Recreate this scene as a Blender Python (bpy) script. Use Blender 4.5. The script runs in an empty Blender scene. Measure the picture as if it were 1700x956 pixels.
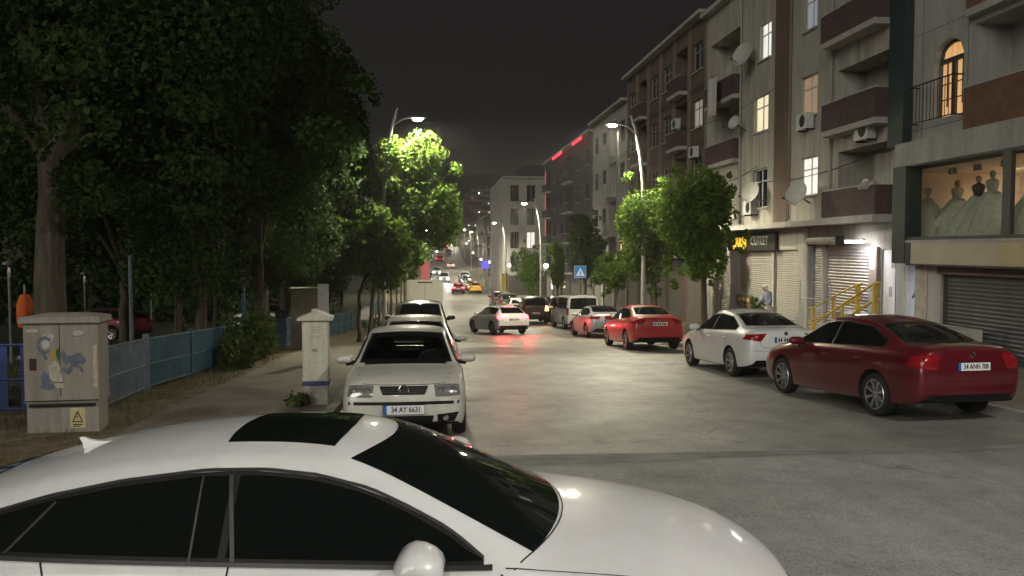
import bpy, bmesh, math, random
from mathutils import Vector, Matrix
from mathutils.bvhtree import BVHTree
R = math.radians
random.seed(7)
scene = bpy.context.scene
COL = scene.collection
# ------------------------------------------------------------------ camera
F = 1350.0; CAMZ = 2.38; TH = R(5.8); PI_ = math.atan(63/1350)
cam_d = bpy.data.cameras.new('camera'); cam = bpy.data.objects.new('camera', cam_d); COL.objects.link(cam)
cam_d.sensor_width = 36; cam_d.lens = F/1700*36; cam_d.clip_start = .05; cam_d.clip_end = 4000
cam.location = (0, 0, CAMZ); cam.rotation_euler = (math.pi/2-PI_, 0, -TH)
scene.camera = cam
fwd = Vector((math.sin(TH)*math.cos(PI_), math.cos(TH)*math.cos(PI_), -math.sin(PI_)))
rgt = Vector((math.cos(TH), -math.sin(TH), 0)); upv = rgt.cross(fwd)
def ray(px, py): return (fwd*F + rgt*(px-850) - upv*(py-478)).normalized()
def FX(px, py, X):
    d = ray(px, py); t = X/d.x; return t*d.y, CAMZ+t*d.z       # y, z on the plane x = X
def FY(px, py, Y):
    d = ray(px, py); t = Y/d.y; return t*d.x, CAMZ+t*d.z       # x, z on the plane y = Y
# ------------------------------------------------------------------ terrain profile
GP = [(-60,0),(4,0),(8,-.05),(12,-.17),(18,-.47),(26,-.89),(34,-1.42),(43,-1.97),(55,-2.5),(67,-2.95),(82,-3.3),(98,-3.5),(115,-3.6),(130,-3.6),(150,-3.4),(165,-3.1),(200,-.9),(240,2.6),(300,8.4),(400,18.5),(520,29),(700,45)]
def g(y):
    if y <= GP[0][0]: return GP[0][1]
    for i in range(len(GP)-1):
        a, b = GP[i], GP[i+1]
        if y <= b[0]:
            h = b[0]-a[0]; t = (y-a[0])/h
            def sl(k):
                k0, k1 = max(k-1, 0), min(k+1, len(GP)-1)
                return (GP[k1][1]-GP[k0][1])/(GP[k1][0]-GP[k0][0])
            m0, m1 = sl(i)*h, sl(i+1)*h
            return (2*t**3-3*t*t+1)*a[1]+(t**3-2*t*t+t)*m0+(-2*t**3+3*t*t)*b[1]+(t**3-t*t)*m1
    return GP[-1][1]
def slope(y): return (g(y+.6)-g(y-.6))/1.2
# ------------------------------------------------------------------ materials
def new_mat(name):
    m = bpy.data.materials.new(name); m.use_nodes = True
    nt = m.node_tree; return m, nt, nt.nodes['Principled BSDF']
def sset(b, **k):
    for n, v in k.items():
        n = n.replace('_', ' ')
        if n in b.inputs: b.inputs[n].default_value = v
def ramp(nt, src, c0, c1, p0=.3, p1=.7):
    r = nt.nodes.new('ShaderNodeValToRGB'); r.color_ramp.elements[0].color = (*c0, 1); r.color_ramp.elements[1].color = (*c1, 1)
    r.color_ramp.elements[0].position = p0; r.color_ramp.elements[1].position = p1
    nt.links.new(src, r.inputs[0]); return r
def noise(nt, scale, detail=4, rough=.6, stretch=None, coord='Object'):
    t = nt.nodes.new('ShaderNodeTexCoord'); n = nt.nodes.new('ShaderNodeTexNoise')
    n.inputs['Scale'].default_value = scale; n.inputs['Detail'].default_value = detail; n.inputs['Roughness'].default_value = rough
    if stretch:
        mp = nt.nodes.new('ShaderNodeMapping'); mp.inputs['Scale'].default_value = stretch
        nt.links.new(t.outputs[coord], mp.inputs[0]); nt.links.new(mp.outputs[0], n.inputs['Vector'])
    else: nt.links.new(t.outputs[coord], n.inputs['Vector'])
    return n
def mixc(nt, a, b, fac=.5, mode='MULTIPLY'):
    m = nt.nodes.new('ShaderNodeMixRGB'); m.blend_type = mode; m.inputs[0].default_value = fac
    nt.links.new(a, m.inputs[1]); nt.links.new(b, m.inputs[2]); return m
def bump(nt, b, src, strength=.2, dist=.02):
    n = nt.nodes.new('ShaderNodeBump'); n.inputs['Strength'].default_value = strength; n.inputs['Distance'].default_value = dist
    nt.links.new(src, n.inputs['Height']); nt.links.new(n.outputs[0], b.inputs['Normal'])
def rough_mat(name, col, rough=.8, var=.35, scale=3, metal=0, bmp=.15, bscale=40, streak=False, spec=.4):
    m, nt, b = new_mat(name)
    n = noise(nt, scale, 6, .65, (3, 3, .35) if streak else None)
    lo = tuple(c*(1-var) for c in col); hi = tuple(min(1, c*(1+var*.6)) for c in col)
    r = ramp(nt, n.outputs['Fac'], lo, hi, .3, .7)
    n2 = noise(nt, bscale, 4)
    r2 = ramp(nt, n2.outputs['Fac'], (.8, .8, .8), (1.1, 1.1, 1.1))
    mm = mixc(nt, r.outputs[0], r2.outputs[0], .8)
    nt.links.new(mm.outputs[0], b.inputs['Base Color'])
    sset(b, Roughness=rough, Metallic=metal, Specular_IOR_Level=spec)
    if bmp: bump(nt, b, n2.outputs['Fac'], bmp)
    return m
def paint(name, col, rough=.35, coat=1.0, dirt=.12, metal=0):
    m, nt, b = new_mat(name)
    n = noise(nt, 2.2, 6, .7)
    r = ramp(nt, n.outputs['Fac'], tuple(c*(1-dirt) for c in col), col, .35, .6)
    nt.links.new(r.outputs[0], b.inputs['Base Color'])
    n2 = noise(nt, 9, 5, .7); rr = ramp(nt, n2.outputs['Fac'], (.02,)*3, (.10,)*3)
    nt.links.new(rr.outputs[0], b.inputs['Coat Roughness'])
    sset(b, Roughness=rough, Coat_Weight=coat, Metallic=metal); return m
def emis(name, col, s, base=(.8,.8,.8)):
    m, nt, b = new_mat(name); sset(b, Base_Color=(*base, 1), Emission_Color=(*col, 1), Emission_Strength=s, Roughness=.5); return m
def plain(name, col, rough=.5, metal=0, **k):
    m, nt, b = new_mat(name)
    n = noise(nt, 14, 4); r = ramp(nt, n.outputs['Fac'], tuple(c*.82 for c in col), tuple(min(1, c*1.08) for c in col))
    nt.links.new(r.outputs[0], b.inputs['Base Color']); sset(b, Roughness=rough, Metallic=metal, **k); return m
def glassy(name, tint=(.5,.5,.5), mixf=.25, rough=.02):
    m = bpy.data.materials.new(name); m.use_nodes = True; nt = m.node_tree; nt.nodes.clear()
    o = nt.nodes.new('ShaderNodeOutputMaterial'); t = nt.nodes.new('ShaderNodeBsdfTransparent'); gl = nt.nodes.new('ShaderNodeBsdfGlossy')
    lw = nt.nodes.new('ShaderNodeLayerWeight'); lw.inputs[0].default_value = .5; pw = nt.nodes.new('ShaderNodeMath'); pw.operation = 'POWER'; pw.inputs[1].default_value = 4; nt.links.new(lw.outputs['Facing'], pw.inputs[0])
    fr = nt.nodes.new('ShaderNodeMath'); fr.operation = 'MULTIPLY_ADD'; fr.inputs[1].default_value = .8; fr.inputs[2].default_value = .045; nt.links.new(pw.outputs[0], fr.inputs[0]); mx = nt.nodes.new('ShaderNodeMixShader')
    t.inputs[0].default_value = (*tint, 1); gl.inputs['Roughness'].default_value = rough
    nt.links.new(fr.outputs[0], mx.inputs[0]); nt.links.new(t.outputs[0], mx.inputs[1]); nt.links.new(gl.outputs[0], mx.inputs[2]); nt.links.new(mx.outputs[0], o.inputs[0]); return m
M = {}
M['white'] = paint('white_paint', (.66,.66,.665))
M['lifted_white'] = paint('lifted_white_paint', (.80,.79,.78))  # white paint lightened to stand in for light missing on the moving hatchback
M['white2'] = paint('old_white_paint', (.60,.59,.52), .42, .7, .2)
M['silver'] = paint('silver_paint', (.55,.56,.60), .35, .9, .15, .35)
M['red'] = paint('bright_red_paint', (.42,.018,.02), .3, 1, .15)
M['darkred'] = paint('dark_red_paint', (.125,.007,.015), .28, 1, .2, .3)
M['black'] = paint('black_paint', (.012,.012,.014), .3, 1, .3)
M['grey'] = paint('grey_paint', (.10,.10,.10), .3, 1, .2, .3)
M['brownp'] = paint('brown_paint', (.045,.035,.028), .3, 1, .2, .3)
M['yellow'] = paint('taxi_yellow_paint', (.80,.42,.03), .35, .8, .1)
M['glass'] = plain('dark_car_glass', (.005,.007,.006), .04, 0, Specular_IOR_Level=.3)
M['glassclear'] = glassy('windscreen_glass', (.80,.84,.80))
M['shopglass'] = glassy('shop_glass', (.85,.88,.85))
M['trim'] = plain('black_trim', (.010,.010,.010), .5, 0, Specular_IOR_Level=.25)
M['seam'] = plain('shut_line', (.01,.01,.01), .9)
M['under'] = plain('underbody', (.008,.008,.008), .95)
M['tyre'] = rough_mat('tyre_rubber', (.018,.018,.018), .85, .3, 20, 0, .2, 60)
M['rim'] = plain('alloy', (.55,.55,.56), .3, .9)
M['chrome'] = plain('chrome', (.75,.75,.75), .12, 1)
M['lamp'] = plain('headlamp_glass', (.40,.39,.38), .12, .55)
M['amber'] = plain('amber_lens', (.5,.36,.28), .15)
M['tail'] = plain('red_lens', (.22,.008,.012), .12)
M['tailon'] = emis('lit_red_lens', (1,.05,.06), 11, (.4,.02,.02))
M['tailcore'] = emis('lit_red_lens_bright', (1,.22,.12), 60, (.4,.02,.02))
M['orangeon'] = emis('lit_orange_lens', (1,.30,.06), 14, (.4,.1,.02))
M['headon'] = emis('lit_headlamp', (1,.97,.95), 60)
M['plate'] = plain('plate_white', (.72,.73,.74), .5)
M['plateblue'] = plain('plate_blue', (.03,.10,.42), .5)
M['ink'] = plain('plate_ink', (.012,.012,.012), .6)
M['seat'] = rough_mat('seat_cloth', (.02,.02,.02), .9, .3, 20)
# ------------------------------------------------------------------ mesh helpers
class MB:
    def __init__(s): s.v = []; s.f = []; s.m = []
    def add(s, vs, fs, mi=0):
        o = len(s.v); s.v += [tuple(v) for v in vs]; s.f += [tuple(i+o for i in f) for f in fs]; s.m += [mi]*len(fs); return s
    def box(s, x0, y0, z0, x1, y1, z1, mi=0, mat=None):
        vs = [Vector((x, y, z)) for z in (z0, z1) for y in (y0, y1) for x in (x0, x1)]
        if mat: vs = [mat@v for v in vs]
        return s.add(vs, [(0,2,3,1),(4,5,7,6),(0,1,5,4),(2,6,7,3),(0,4,6,2),(1,3,7,5)], mi)
    def tube(s, pts, rad, n=8, mi=0, cap=True):
        pts = [Vector(p) for p in pts]; rs = rad if isinstance(rad, (list, tuple)) else [rad]*len(pts)
        rings = []; prev = None
        for i, p in enumerate(pts):
            d = (pts[min(i+1, len(pts)-1)]-pts[max(i-1, 0)]).normalized()
            if prev is None:
                a = d.orthogonal().normalized()
            else:
                a = (prev-d*prev.dot(d)).normalized()
            prev = a; b = d.cross(a)
            rings.append([p+(a*math.cos(2*math.pi*k/n)+b*math.sin(2*math.pi*k/n))*rs[i] for k in range(n)])
        vs = [v for r in rings for v in r]; fs = []
        for i in range(len(rings)-1):
            for k in range(n):
                fs.append((i*n+k, i*n+(k+1) % n, (i+1)*n+(k+1) % n, (i+1)*n+k))
        if cap: fs.append(tuple(range(n))[::-1]); fs.append(tuple((len(rings)-1)*n+k for k in range(n)))
        return s.add(vs, fs, mi)
    def lathe(s, prof, n=24, axis='z', c=(0,0,0), mi=0, close=False):
        vs = []; c = Vector(c)
        for r, h in prof:
            for k in range(n):
                a = 2*math.pi*k/n
                p = (r*math.cos(a), r*math.sin(a), h) if axis == 'z' else ((r*math.cos(a), h, r*math.sin(a)) if axis == 'y' else (h, r*math.cos(a), r*math.sin(a)))
                vs.append(c+Vector(p))
        fs = []; L = len(prof)
        for i in range(L if close else L-1):
            j = (i+1) % L
            for k in range(n): fs.append((i*n+k, i*n+(k+1) % n, j*n+(k+1) % n, j*n+k))
        return s.add(vs, fs, mi)
    def sphere(s, c, r, n=12, m=8, mi=0):
        r = r if isinstance(r, (tuple, list)) else (r, r, r); vs = []; fs = []
        for i in range(m+1):
            t = math.pi*i/m
            for k in range(n):
                a = 2*math.pi*k/n; vs.append((c[0]+r[0]*math.sin(t)*math.cos(a), c[1]+r[1]*math.sin(t)*math.sin(a), c[2]+r[2]*math.cos(t)))
        for i in range(m):
            for k in range(n): fs.append((i*n+k, (i+1)*n+k, (i+1)*n+(k+1) % n, i*n+(k+1) % n))
        return s.add(vs, fs, mi)
    def mesh(s, name, mats, smooth=False, angle=None, fix=False):
        me = bpy.data.meshes.new(name); me.from_pydata(s.v, [], s.f)
        for m in mats: me.materials.append(m)
        me.polygons.foreach_set('material_index', s.m)
        if fix:
            bm = bmesh.new(); bm.from_mesh(me); bmesh.ops.recalc_face_normals(bm, faces=bm.faces); bm.to_mesh(me); bm.free()
        if smooth:
            me.polygons.foreach_set('use_smooth', [True]*len(me.polygons))
            if angle: me.set_sharp_from_angle(angle=R(angle))
        me.update(); return me
    def build(s, name, mats, parent=None, smooth=False, angle=40, fix=False, loc=None):
        if not isinstance(mats, (list, tuple)): mats = [mats]
        return link(name, s.mesh(name, mats, smooth, angle, fix), parent, loc)
def link(name, data, parent=None, loc=None):
    o = bpy.data.objects.new(name, data); COL.objects.link(o)
    if parent: o.parent = parent
    if loc: o.location = loc
    return o
def tag(o, label, cat, group=None):
    o['label'] = label; o['category'] = cat
    if group: o['group'] = group
    return o
def thing(name, label, cat, loc=(0,0,0), rz=0, group=None):
    o = bpy.data.objects.new(name, None); COL.objects.link(o); o.location = loc; o.rotation_euler = (0, 0, rz); o.empty_display_size = .2
    return tag(o, label, cat, group)
def struct(o): o['kind'] = 'structure'; return o
def text_mesh(s, size, mat, name, sx=1, ext=.002, bold=0):
    c = bpy.data.curves.new(name, 'FONT'); c.body = s; c.size = size; c.extrude = ext; c.align_x = 'CENTER'; c.align_y = 'CENTER'; c.offset = bold; c.resolution_u = 3
    o = bpy.data.objects.new(name, c); COL.objects.link(o); dg = bpy.context.evaluated_depsgraph_get()
    me = bpy.data.meshes.new_from_object(o.evaluated_get(dg)); me.materials.clear(); me.materials.append(mat)
    for v in me.vertices: v.co.x *= sx
    bpy.data.objects.remove(o); return me
def evald(me, mods):
    o = bpy.data.objects.new('tmp', me); COL.objects.link(o)
    for f in mods: f(o)
    dg = bpy.context.evaluated_depsgraph_get(); r = bpy.data.meshes.new_from_object(o.evaluated_get(dg)); bpy.data.objects.remove(o); return r
# ------------------------------------------------------------------ cars
def car_cage(st, fb, rb, fo, ro):
    """stations rear -> front: x, sill z, half width, belt z, belt half width, rail half width, rail z, top z, bow"""
    n = len(st); V = []; idx = []
    def ring(i):
        x, zs, w, zb, wb, wr, zr, zt = st[i][:8]; bow = st[i][8] if len(st[i]) > 8 else 0
        H = [(0, zs), (.35*w, zs), (.72*w, zs), (w-.05, zs), (w-.012, zs+.16*(zb-zs)), (w, zs+.60*(zb-zs)), (w-.022, zb-.07), (wb, zb), (wr, zr), (.6*wr, zt-.22*(zt-zr)), (0, zt)]
        rows = [0, 0, 0, 0, 1, 2, 3, 4, 4, 4, 4]; P = []
        for k, (y, z) in enumerate(H):
            xx = x
            if k >= 8: xx += bow*(1-(y/max(wr, .01))**2) if k > 8 else 0
            if i == 0: xx += -rb*(1-(y/w)**2)+ro[rows[k]]
            if i == n-1: xx += fb*(1-(y/w)**2)+fo[rows[k]]
            P.append((xx, y, z))
        full = P + [(p[0], -p[1], p[2]) for p in P[-2:0:-1]]
        return full
    for i in range(n):
        o = len(V); V += ring(i); idx.append([o+k for k in range(20)])
    Fc = []; cre = {}
    for i in range(n-1):
        for k in range(20):
            Fc.append((idx[i][k], idx[i+1][k], idx[i+1][(k+1) % 20], idx[i][(k+1) % 20]))
    for e, (bl, off, sg) in ((0, (rb, ro, -1)), (n-1, (fb, fo, 1))):
        I = idx[e]; w = st[e][2]
        top = [I[7], I[8], I[9], I[10], I[11], I[12], I[13]]; bot = [I[3], I[2], I[1], I[0], I[19], I[18], I[17]]
        rows = [bot]
        for rr, (a, b) in ((1, (4, 16)), (2, (5, 15)), (3, (6, 14))):
            row = [I[a]]
            for c in range(1, 6):
                fy = (V[bot[c]][1]*(4-rr)+V[top[c]][1]*rr)/4; fz = V[I[a]][2]
                if rr == 3: fz = fz + .35*(V[top[c]][2]-V[I[7]][2])
                V.append((st[e][0]+sg*bl*(1-(fy/w)**2)+off[rr], fy, fz)); row.append(len(V)-1)
            row.append(I[b]); rows.append(row)
        rows.append(top)
        for r_ in range(4):
            for c in range(6):
                q = (rows[r_][c], rows[r_][c+1], rows[r_+1][c+1], rows[r_+1][c])
                Fc.append(q if sg > 0 else q[::-1])
    return V, Fc, idx
class Model: pass
MODELS = {}
def prof(st, x, k):
    if x <= st[0][0]: return st[0][k]
    for a, b in zip(st, st[1:]):
        if x <= b[0]: t = (x-a[0])/(b[0]-a[0]); return a[k]+(b[k]-a[k])*t
    return st[-1][k]
def resample(P, n):
    P = [Vector(p) for p in P]; L = [0]
    for a, b in zip(P, P[1:]): L.append(L[-1]+(b-a).length)
    out = []
    for i in range(n+1):
        d = L[-1]*i/n; j = 0
        while j < len(P)-2 and L[j+1] < d: j += 1
        t = (d-L[j])/max(L[j+1]-L[j], 1e-9); out.append(P[j].lerp(P[j+1], t))
    return out
DIRS = {'left': (Vector((0,-1,0)), lambda u, v: Vector((u, 4, v))), 'right': (Vector((0,1,0)), lambda u, v: Vector((u, -4, v))),
        'front': (Vector((-1,0,0)), lambda u, v: Vector((6, u, v))), 'rear': (Vector((1,0,0)), lambda u, v: Vector((-6, u, v))),
        'top': (Vector((0,0,-1)), lambda u, v: Vector((u, v, 5)))}
def patch(mb, bvh, A, B, proj, ns=14, nt=6, off=.004, mi=0, skirt=True, dome=0):
    d, org = DIRS[proj]; A = resample(A, ns); B = resample(B, ns); grid = []; back = []
    for j in range(nt+1):
        row = []
        for i in range(ns+1):
            p = A[i].lerp(B[i], j/nt); o = org(p.x, p.y); h = bvh.ray_cast(o, d)
            if h[0] is None:
                h = bvh.find_nearest(o+d*3.2)
            b = 1-(2*j/nt-1)**2; c = 1-(2*i/ns-1)**2
            row.append(h[0]-d*(off+dome*b*c) if h[1] is None else h[0]+(h[1]-d).normalized()*(off+dome*b*c))
        grid.append(row)
    vs = [v for r in grid for v in r]; W = ns+1; fs = []
    for j in range(nt):
        for i in range(ns): fs.append((j*W+i, j*W+i+1, (j+1)*W+i+1, (j+1)*W+i))
    f = fs[len(fs)//2]; nrm = (vs[f[1]]-vs[f[0]]).cross(vs[f[3]]-vs[f[0]])
    if nrm.dot(d) > 0: fs = [q[::-1] for q in fs]
    if skirt:
        bd = [i for i in range(W)]+[j*W+ns for j in range(1, nt+1)]+[nt*W+i for i in range(ns-1, -1, -1)]+[j*W for j in range(nt-1, 0, -1)]
        o = len(vs); vs += [vs[i]+d*(off+.006) for i in bd]; k = len(bd)
        for i in range(k):
            q = (bd[i], bd[(i+1) % k], o+(i+1) % k, o+i)
            fs.append(q if nrm.dot(d) > 0 else q[::-1])
    mb.add(vs, fs, mi)
def ribbon(mb, bvh, pts, proj, w=.008, off=.0015, mi=0, n=24):
    P = resample(pts, n); A = []; B = []
    for i, p in enumerate(P):
        t = (P[min(i+1, n)]-P[max(i-1, 0)]); t = Vector((t.x, t.y)).normalized(); q = Vector((-t.y, t.x))*w/2
        A.append(Vector((p.x, p.y))+q); B.append(Vector((p.x, p.y))-q)
    patch(mb, bvh, A, B, proj, n, 1, off, mi, False)
def wheel_meshes(Rw, wd, spokes, rimr):
    t = MB(); h = wd/2
    t.lathe([(rimr, -h*.8), (rimr+.02, -h), (Rw-.03, -h), (Rw-.006, -h*.75), (Rw, -h*.3), (Rw, h*.3), (Rw-.006, h*.75), (Rw-.03, h), (rimr+.02, h), (rimr, h*.8)], 36, 'y')
    tm = t.mesh('tyre', [M['tyre']], True, 35)
    r = MB(); r.lathe([(rimr+.004, h*.82), (rimr-.012, h*.92), (rimr-.03, h*.8), (rimr-.04, h*.2), (.05, h*.1)], 36, 'y', mi=1)
    r.lathe([(.0, h*.72), (.055, h*.7), (.06, h*.1)], 16, 'y')
    for k in range(spokes):
        a = 2*math.pi*k/spokes
        mt = Matrix.Rotation(a, 4, 'Y')
        wv = .028 if spokes > 6 else .042
        r.add([mt@Vector(p) for p in ((.04, h*.35, -wv*.8), (.04, h*.35, wv*.8), (.04, h*.72, -wv*.5), (.04, h*.72, wv*.5), (rimr-.02, h*.3, -wv*1.2), (rimr-.02, h*.3, wv*1.2), (rimr-.02, h*.84, -wv), (rimr-.02, h*.84, wv))],
              [(2,3,7,6),(0,2,6,4),(1,5,7,3),(4,6,7,5)])
    r.lathe([(rimr+.004, h*.84), (rimr-.004, h*.95), (rimr-.022, h*.9), (rimr-.026, h*.7)], 36, 'y')
    rm = r.mesh('rim', [M['rim'], M['under']], True, 40)
    return tm, rm
def build_model(key, st, fb, rb, fo, ro, wh, spec, lvl=2, scale=(1,1,1)):
    sx, sy, sz = scale
    st = [(s[0]*sx, s[1]*sz, s[2]*sy, s[3]*sz, s[4]*sy, s[5]*sy, s[6]*sz, s[7]*sz)+tuple(s[8:]) for s in st]
    md = Model(); md.st = st; md.key = key
    V, Fc, idx = car_cage(st, fb, rb, fo, ro)
    me = bpy.data.meshes.new('cage'); me.from_pydata(V, [], Fc)
    bm = bmesh.new(); bm.from_mesh(me); bmesh.ops.recalc_face_normals(bm, faces=bm.faces)
    cl = bm.edges.layers.float.new('crease_edge'); bm.verts.ensure_lookup_table()
    def cr(a, b, v):
        e = bm.edges.get((bm.verts[a], bm.verts[b]))
        if e: e[cl] = v
    n = len(st); ci = spec['cowl']; ri = spec.get('deck')
    for i in range(n-1):
        for k, v in ((3, .5), (17, .5), (7, .45), (13, .45), (8, .35), (12, .35)): cr(idx[i][k], idx[i+1][k], v)
    for i, v in ((ci, .55), (ri, .5), (0, .35), (n-1, .3)):
        if i is None: continue
        for k in range(7, 13): cr(idx[i][k], idx[i][k+1], v)
    for k in range(20):
        cr(idx[0][k], idx[0][(k+1) % 20], .3)
    bm.to_mesh(me); bm.free()
    def sub(o):
        s = o.modifiers.new('s', 'SUBSURF'); s.levels = lvl+1; s.render_levels = lvl+1
    hi = evald(me, [sub])
    for p in hi.polygons: p.use_smooth = True
    for m in ('white', 'under', 'seam', 'trim'): hi.materials.append(M[m])
    xf, xr, Rw, wd, ty = wh; md.wh = wh
    c = MB()
    for x in (xf, xr):
        for s in (1, -1):
            Ra = Rw+.055; ns = 40; a, b = s*(ty-wd*.5-.12), s*(ty+.6)
            vs = [(x+Ra*math.cos(2*math.pi*k/ns), y, Rw+.01+Ra*math.sin(2*math.pi*k/ns)) for y in (a, b) for k in range(ns)]
            fs = [(k, (k+1) % ns, ns+(k+1) % ns, ns+k) for k in range(ns)]+[tuple(range(ns))[::-1], tuple(ns+k for k in range(ns))]
            c.add(vs, fs, 1)
    cm = c.mesh('cut', [M['white'], M['under']], fix=True); co = link('cut', cm)
    for p in cm.polygons: p.use_smooth = True
    def boo(o):
        b = o.modifiers.new('b', 'BOOLEAN'); b.operation = 'DIFFERENCE'; b.object = co; b.solver = 'EXACT'
    h2 = evald(hi, [boo]); bpy.data.objects.remove(co)
    if len(h2.polygons) < 200: h2 = hi
    h2.set_sharp_from_angle(angle=R(38))
    bm = bmesh.new(); bm.from_mesh(hi); bvh = BVHTree.FromBMesh(bm); bm.free(); md.bvh = bvh
    b = MB(); b.v = [tuple(v.co) for v in h2.vertices]; b.f = [tuple(p.vertices) for p in h2.polygons]
    zs0 = min(s[1] for s in st); clad = spec.get('clad', 0)
    for p in h2.polygons:
        mi = p.material_index
        if mi == 0:
            if p.normal.z < -.6 and p.center.z < .5: mi = 1
            elif clad and p.center.z < clad: mi = 3
        b.m.append(min(mi, 3))
    if spec.get('cutglass'):
        md.cutpolys = spec['cutglass']
        kf = []; km = []
        def inside(pt, poly):
            r = False; j = len(poly)-1
            for i in range(len(poly)):
                a, c_ = poly[i], poly[j]
                if (a[1] > pt[1]) != (c_[1] > pt[1]) and pt[0] < (c_[0]-a[0])*(pt[1]-a[1])/(c_[1]-a[1])+a[0]: r = not r
                j = i
            return r
        for f, m_ in zip(b.f, b.m):
            cen = sum((Vector(b.v[i]) for i in f), Vector())/len(f); kill = False
            for pr, poly in spec['cutglass']:
                if pr == 'front' and cen.x > 0 and inside((cen.y, cen.z), poly): kill = True
                if pr == 'rear' and cen.x < 0 and inside((cen.y, cen.z), poly): kill = True
            if not kill: kf.append(f); km.append(m_)
        b.f, b.m = kf, km
    nb = len(b.f)
    md.parts = []
    # side glass
    ta, tb = spec['dlo']; m1, m2 = spec.get('dm', (.045, .035))
    top = spec.get('dtop') or (lambda x: prof(st, x, 6)-m1)
    bot = spec.get('dbot') or (lambda x: prof(st, x, 3)+m2)
    def seg(a, b_, ins=0):
        N = 16; xs = [a+(b_-a)*i/N for i in range(N+1)]
        return [(x, max(top(x)-ins, bot(x)+ins+.004)) for x in xs], [(x, bot(x)+ins) for x in xs]
    glass = []
    for side in ('left', 'right'):
        A, B = seg(ta, tb); patch(b, bvh, A, B, side, 40, 5, .003, 3)
        for (a, c_) in spec['side']:
            w = MB(); A, B = seg(a, c_, .018); patch(w, bvh, A, B, side, 22, 6, .007); glass.append(('side_window', w.mesh('side_window', [M['glass']], True, 40)))
        for pts in spec.get('seams', []): ribbon(b, bvh, pts, side, .009, .0012, 2)
        for hx, hz in spec.get('handles', []):
            hd = MB(); patch(hd, bvh, [(hx, hz), (hx+.18, hz+.004)], [(hx, hz+.028), (hx+.18, hz+.032)], side, 10, 3, .006, 0, True, .022)
            glass.append(('door_handle', hd.mesh('door_handle', [M['white'] if spec.get('hpaint', True) else M['trim']], True, 50)))
        if spec.get('strip'):
            z0, z1, xa, xb = spec['strip']; patch(b, bvh, [(xa, z0), (xb, z0+.01)], [(xa, z1), (xb, z1+.01)], side, 30, 2, .006, 3)
    # front / rear screens
    c_, f_ = st[ci], st[spec['rf']]
    def screen(pr, wb_, zb_, wt_, zt_, crown, gap, nm, gm):
        def q(i):
            N = 12; B = [(-(wb_-i)+2*(wb_-i)*k/N, zb_+i) for k in range(N+1)]
            A = [(-(wt_-i)+2*(wt_-i)*k/N, zt_-i*1.2+crown*(1-(2*k/N-1)**2)) for k in range(N+1)]; return A, B
        A, B = q(0)
        if gm is M['glass']: patch(b, bvh, A, B, pr, 24, 8, .003, 3)
        else:
            A2, B2 = q(.05)
            patch(b, bvh, A, A2, pr, 24, 1, .003, 3, False); patch(b, bvh, B2, B, pr, 24, 1, .003, 3, False)
            patch(b, bvh, [A[0], B[0]], [A2[0], B2[0]], pr, 14, 1, .003, 3, False); patch(b, bvh, [A2[-1], B2[-1]], [A[-1], B[-1]], pr, 14, 1, .003, 3, False)
        w = MB(); A, B = q(gap); patch(w, bvh, A, B, pr, 24, 10, .006); glass.append((nm, w.mesh(nm, [gm], True, 40)))
    ws = spec.get('ws') or (.93*c_[5], c_[7]+.035, .90*f_[5], f_[6]+.0, (f_[7]-f_[6])*.35)
    screen('front', *ws, .022, 'windscreen', spec.get('wsm', M['glass'])) if not spec.get('wstop') else None
    if spec.get('wstop'):
        A, B = spec['wstop']; patch(b, bvh, A, B, 'top', 30, 18, .003, 3)
        w = MB(); patch(w, bvh, A, B, 'top', 30, 18, .006); glass.append(('windscreen', w.mesh('windscreen', [M['glass']], True, 40)))
    if spec.get('rs'): screen('rear', *spec['rs'], .02, 'rear_window', spec.get('rsm', M['glass']))
    if spec.get('rstop'):
        A, B = spec['rstop']; w = MB(); patch(w, bvh, A, B, 'top', 26, 14, .005); glass.append(('rear_window', w.mesh('rear_window', [M['glass']], True, 40)))
    if spec.get('sunroof'):
        A, B = spec['sunroof']; w = MB(); patch(w, bvh, A, B, 'top', 20, 14, .004); glass.append(('sunroof', w.mesh('sunroof', [M['glass']], True, 40)))
    for pr, pts, wd_ in spec.get('ribs', []): ribbon(b, bvh, pts, pr, wd_, .0012, 2)
    for pr, A, B, mi in spec.get('bodyp', []): patch(b, bvh, A, B, pr, 16, 3, .004, mi)
    for nm, pr, A, B, mt, dome in spec.get('lights', []):
        for s in (1, -1):
            w = MB(); A_ = [(s*a[0], a[1]) for a in A]; B_ = [(s*a[0], a[1]) for a in B]; patch(w, bvh, A_, B_, pr, 12, 5, .006, 0, True, dome)
            glass.append((nm, w.mesh(nm, [M[mt]], True, 50)))
    for nm, pr, A, B, mt in spec.get('panels', []):
        w = MB(); patch(w, bvh, A, B, pr, 16, 4, .007); glass.append((nm, w.mesh(nm, [M[mt]], True, 50)))
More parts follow.
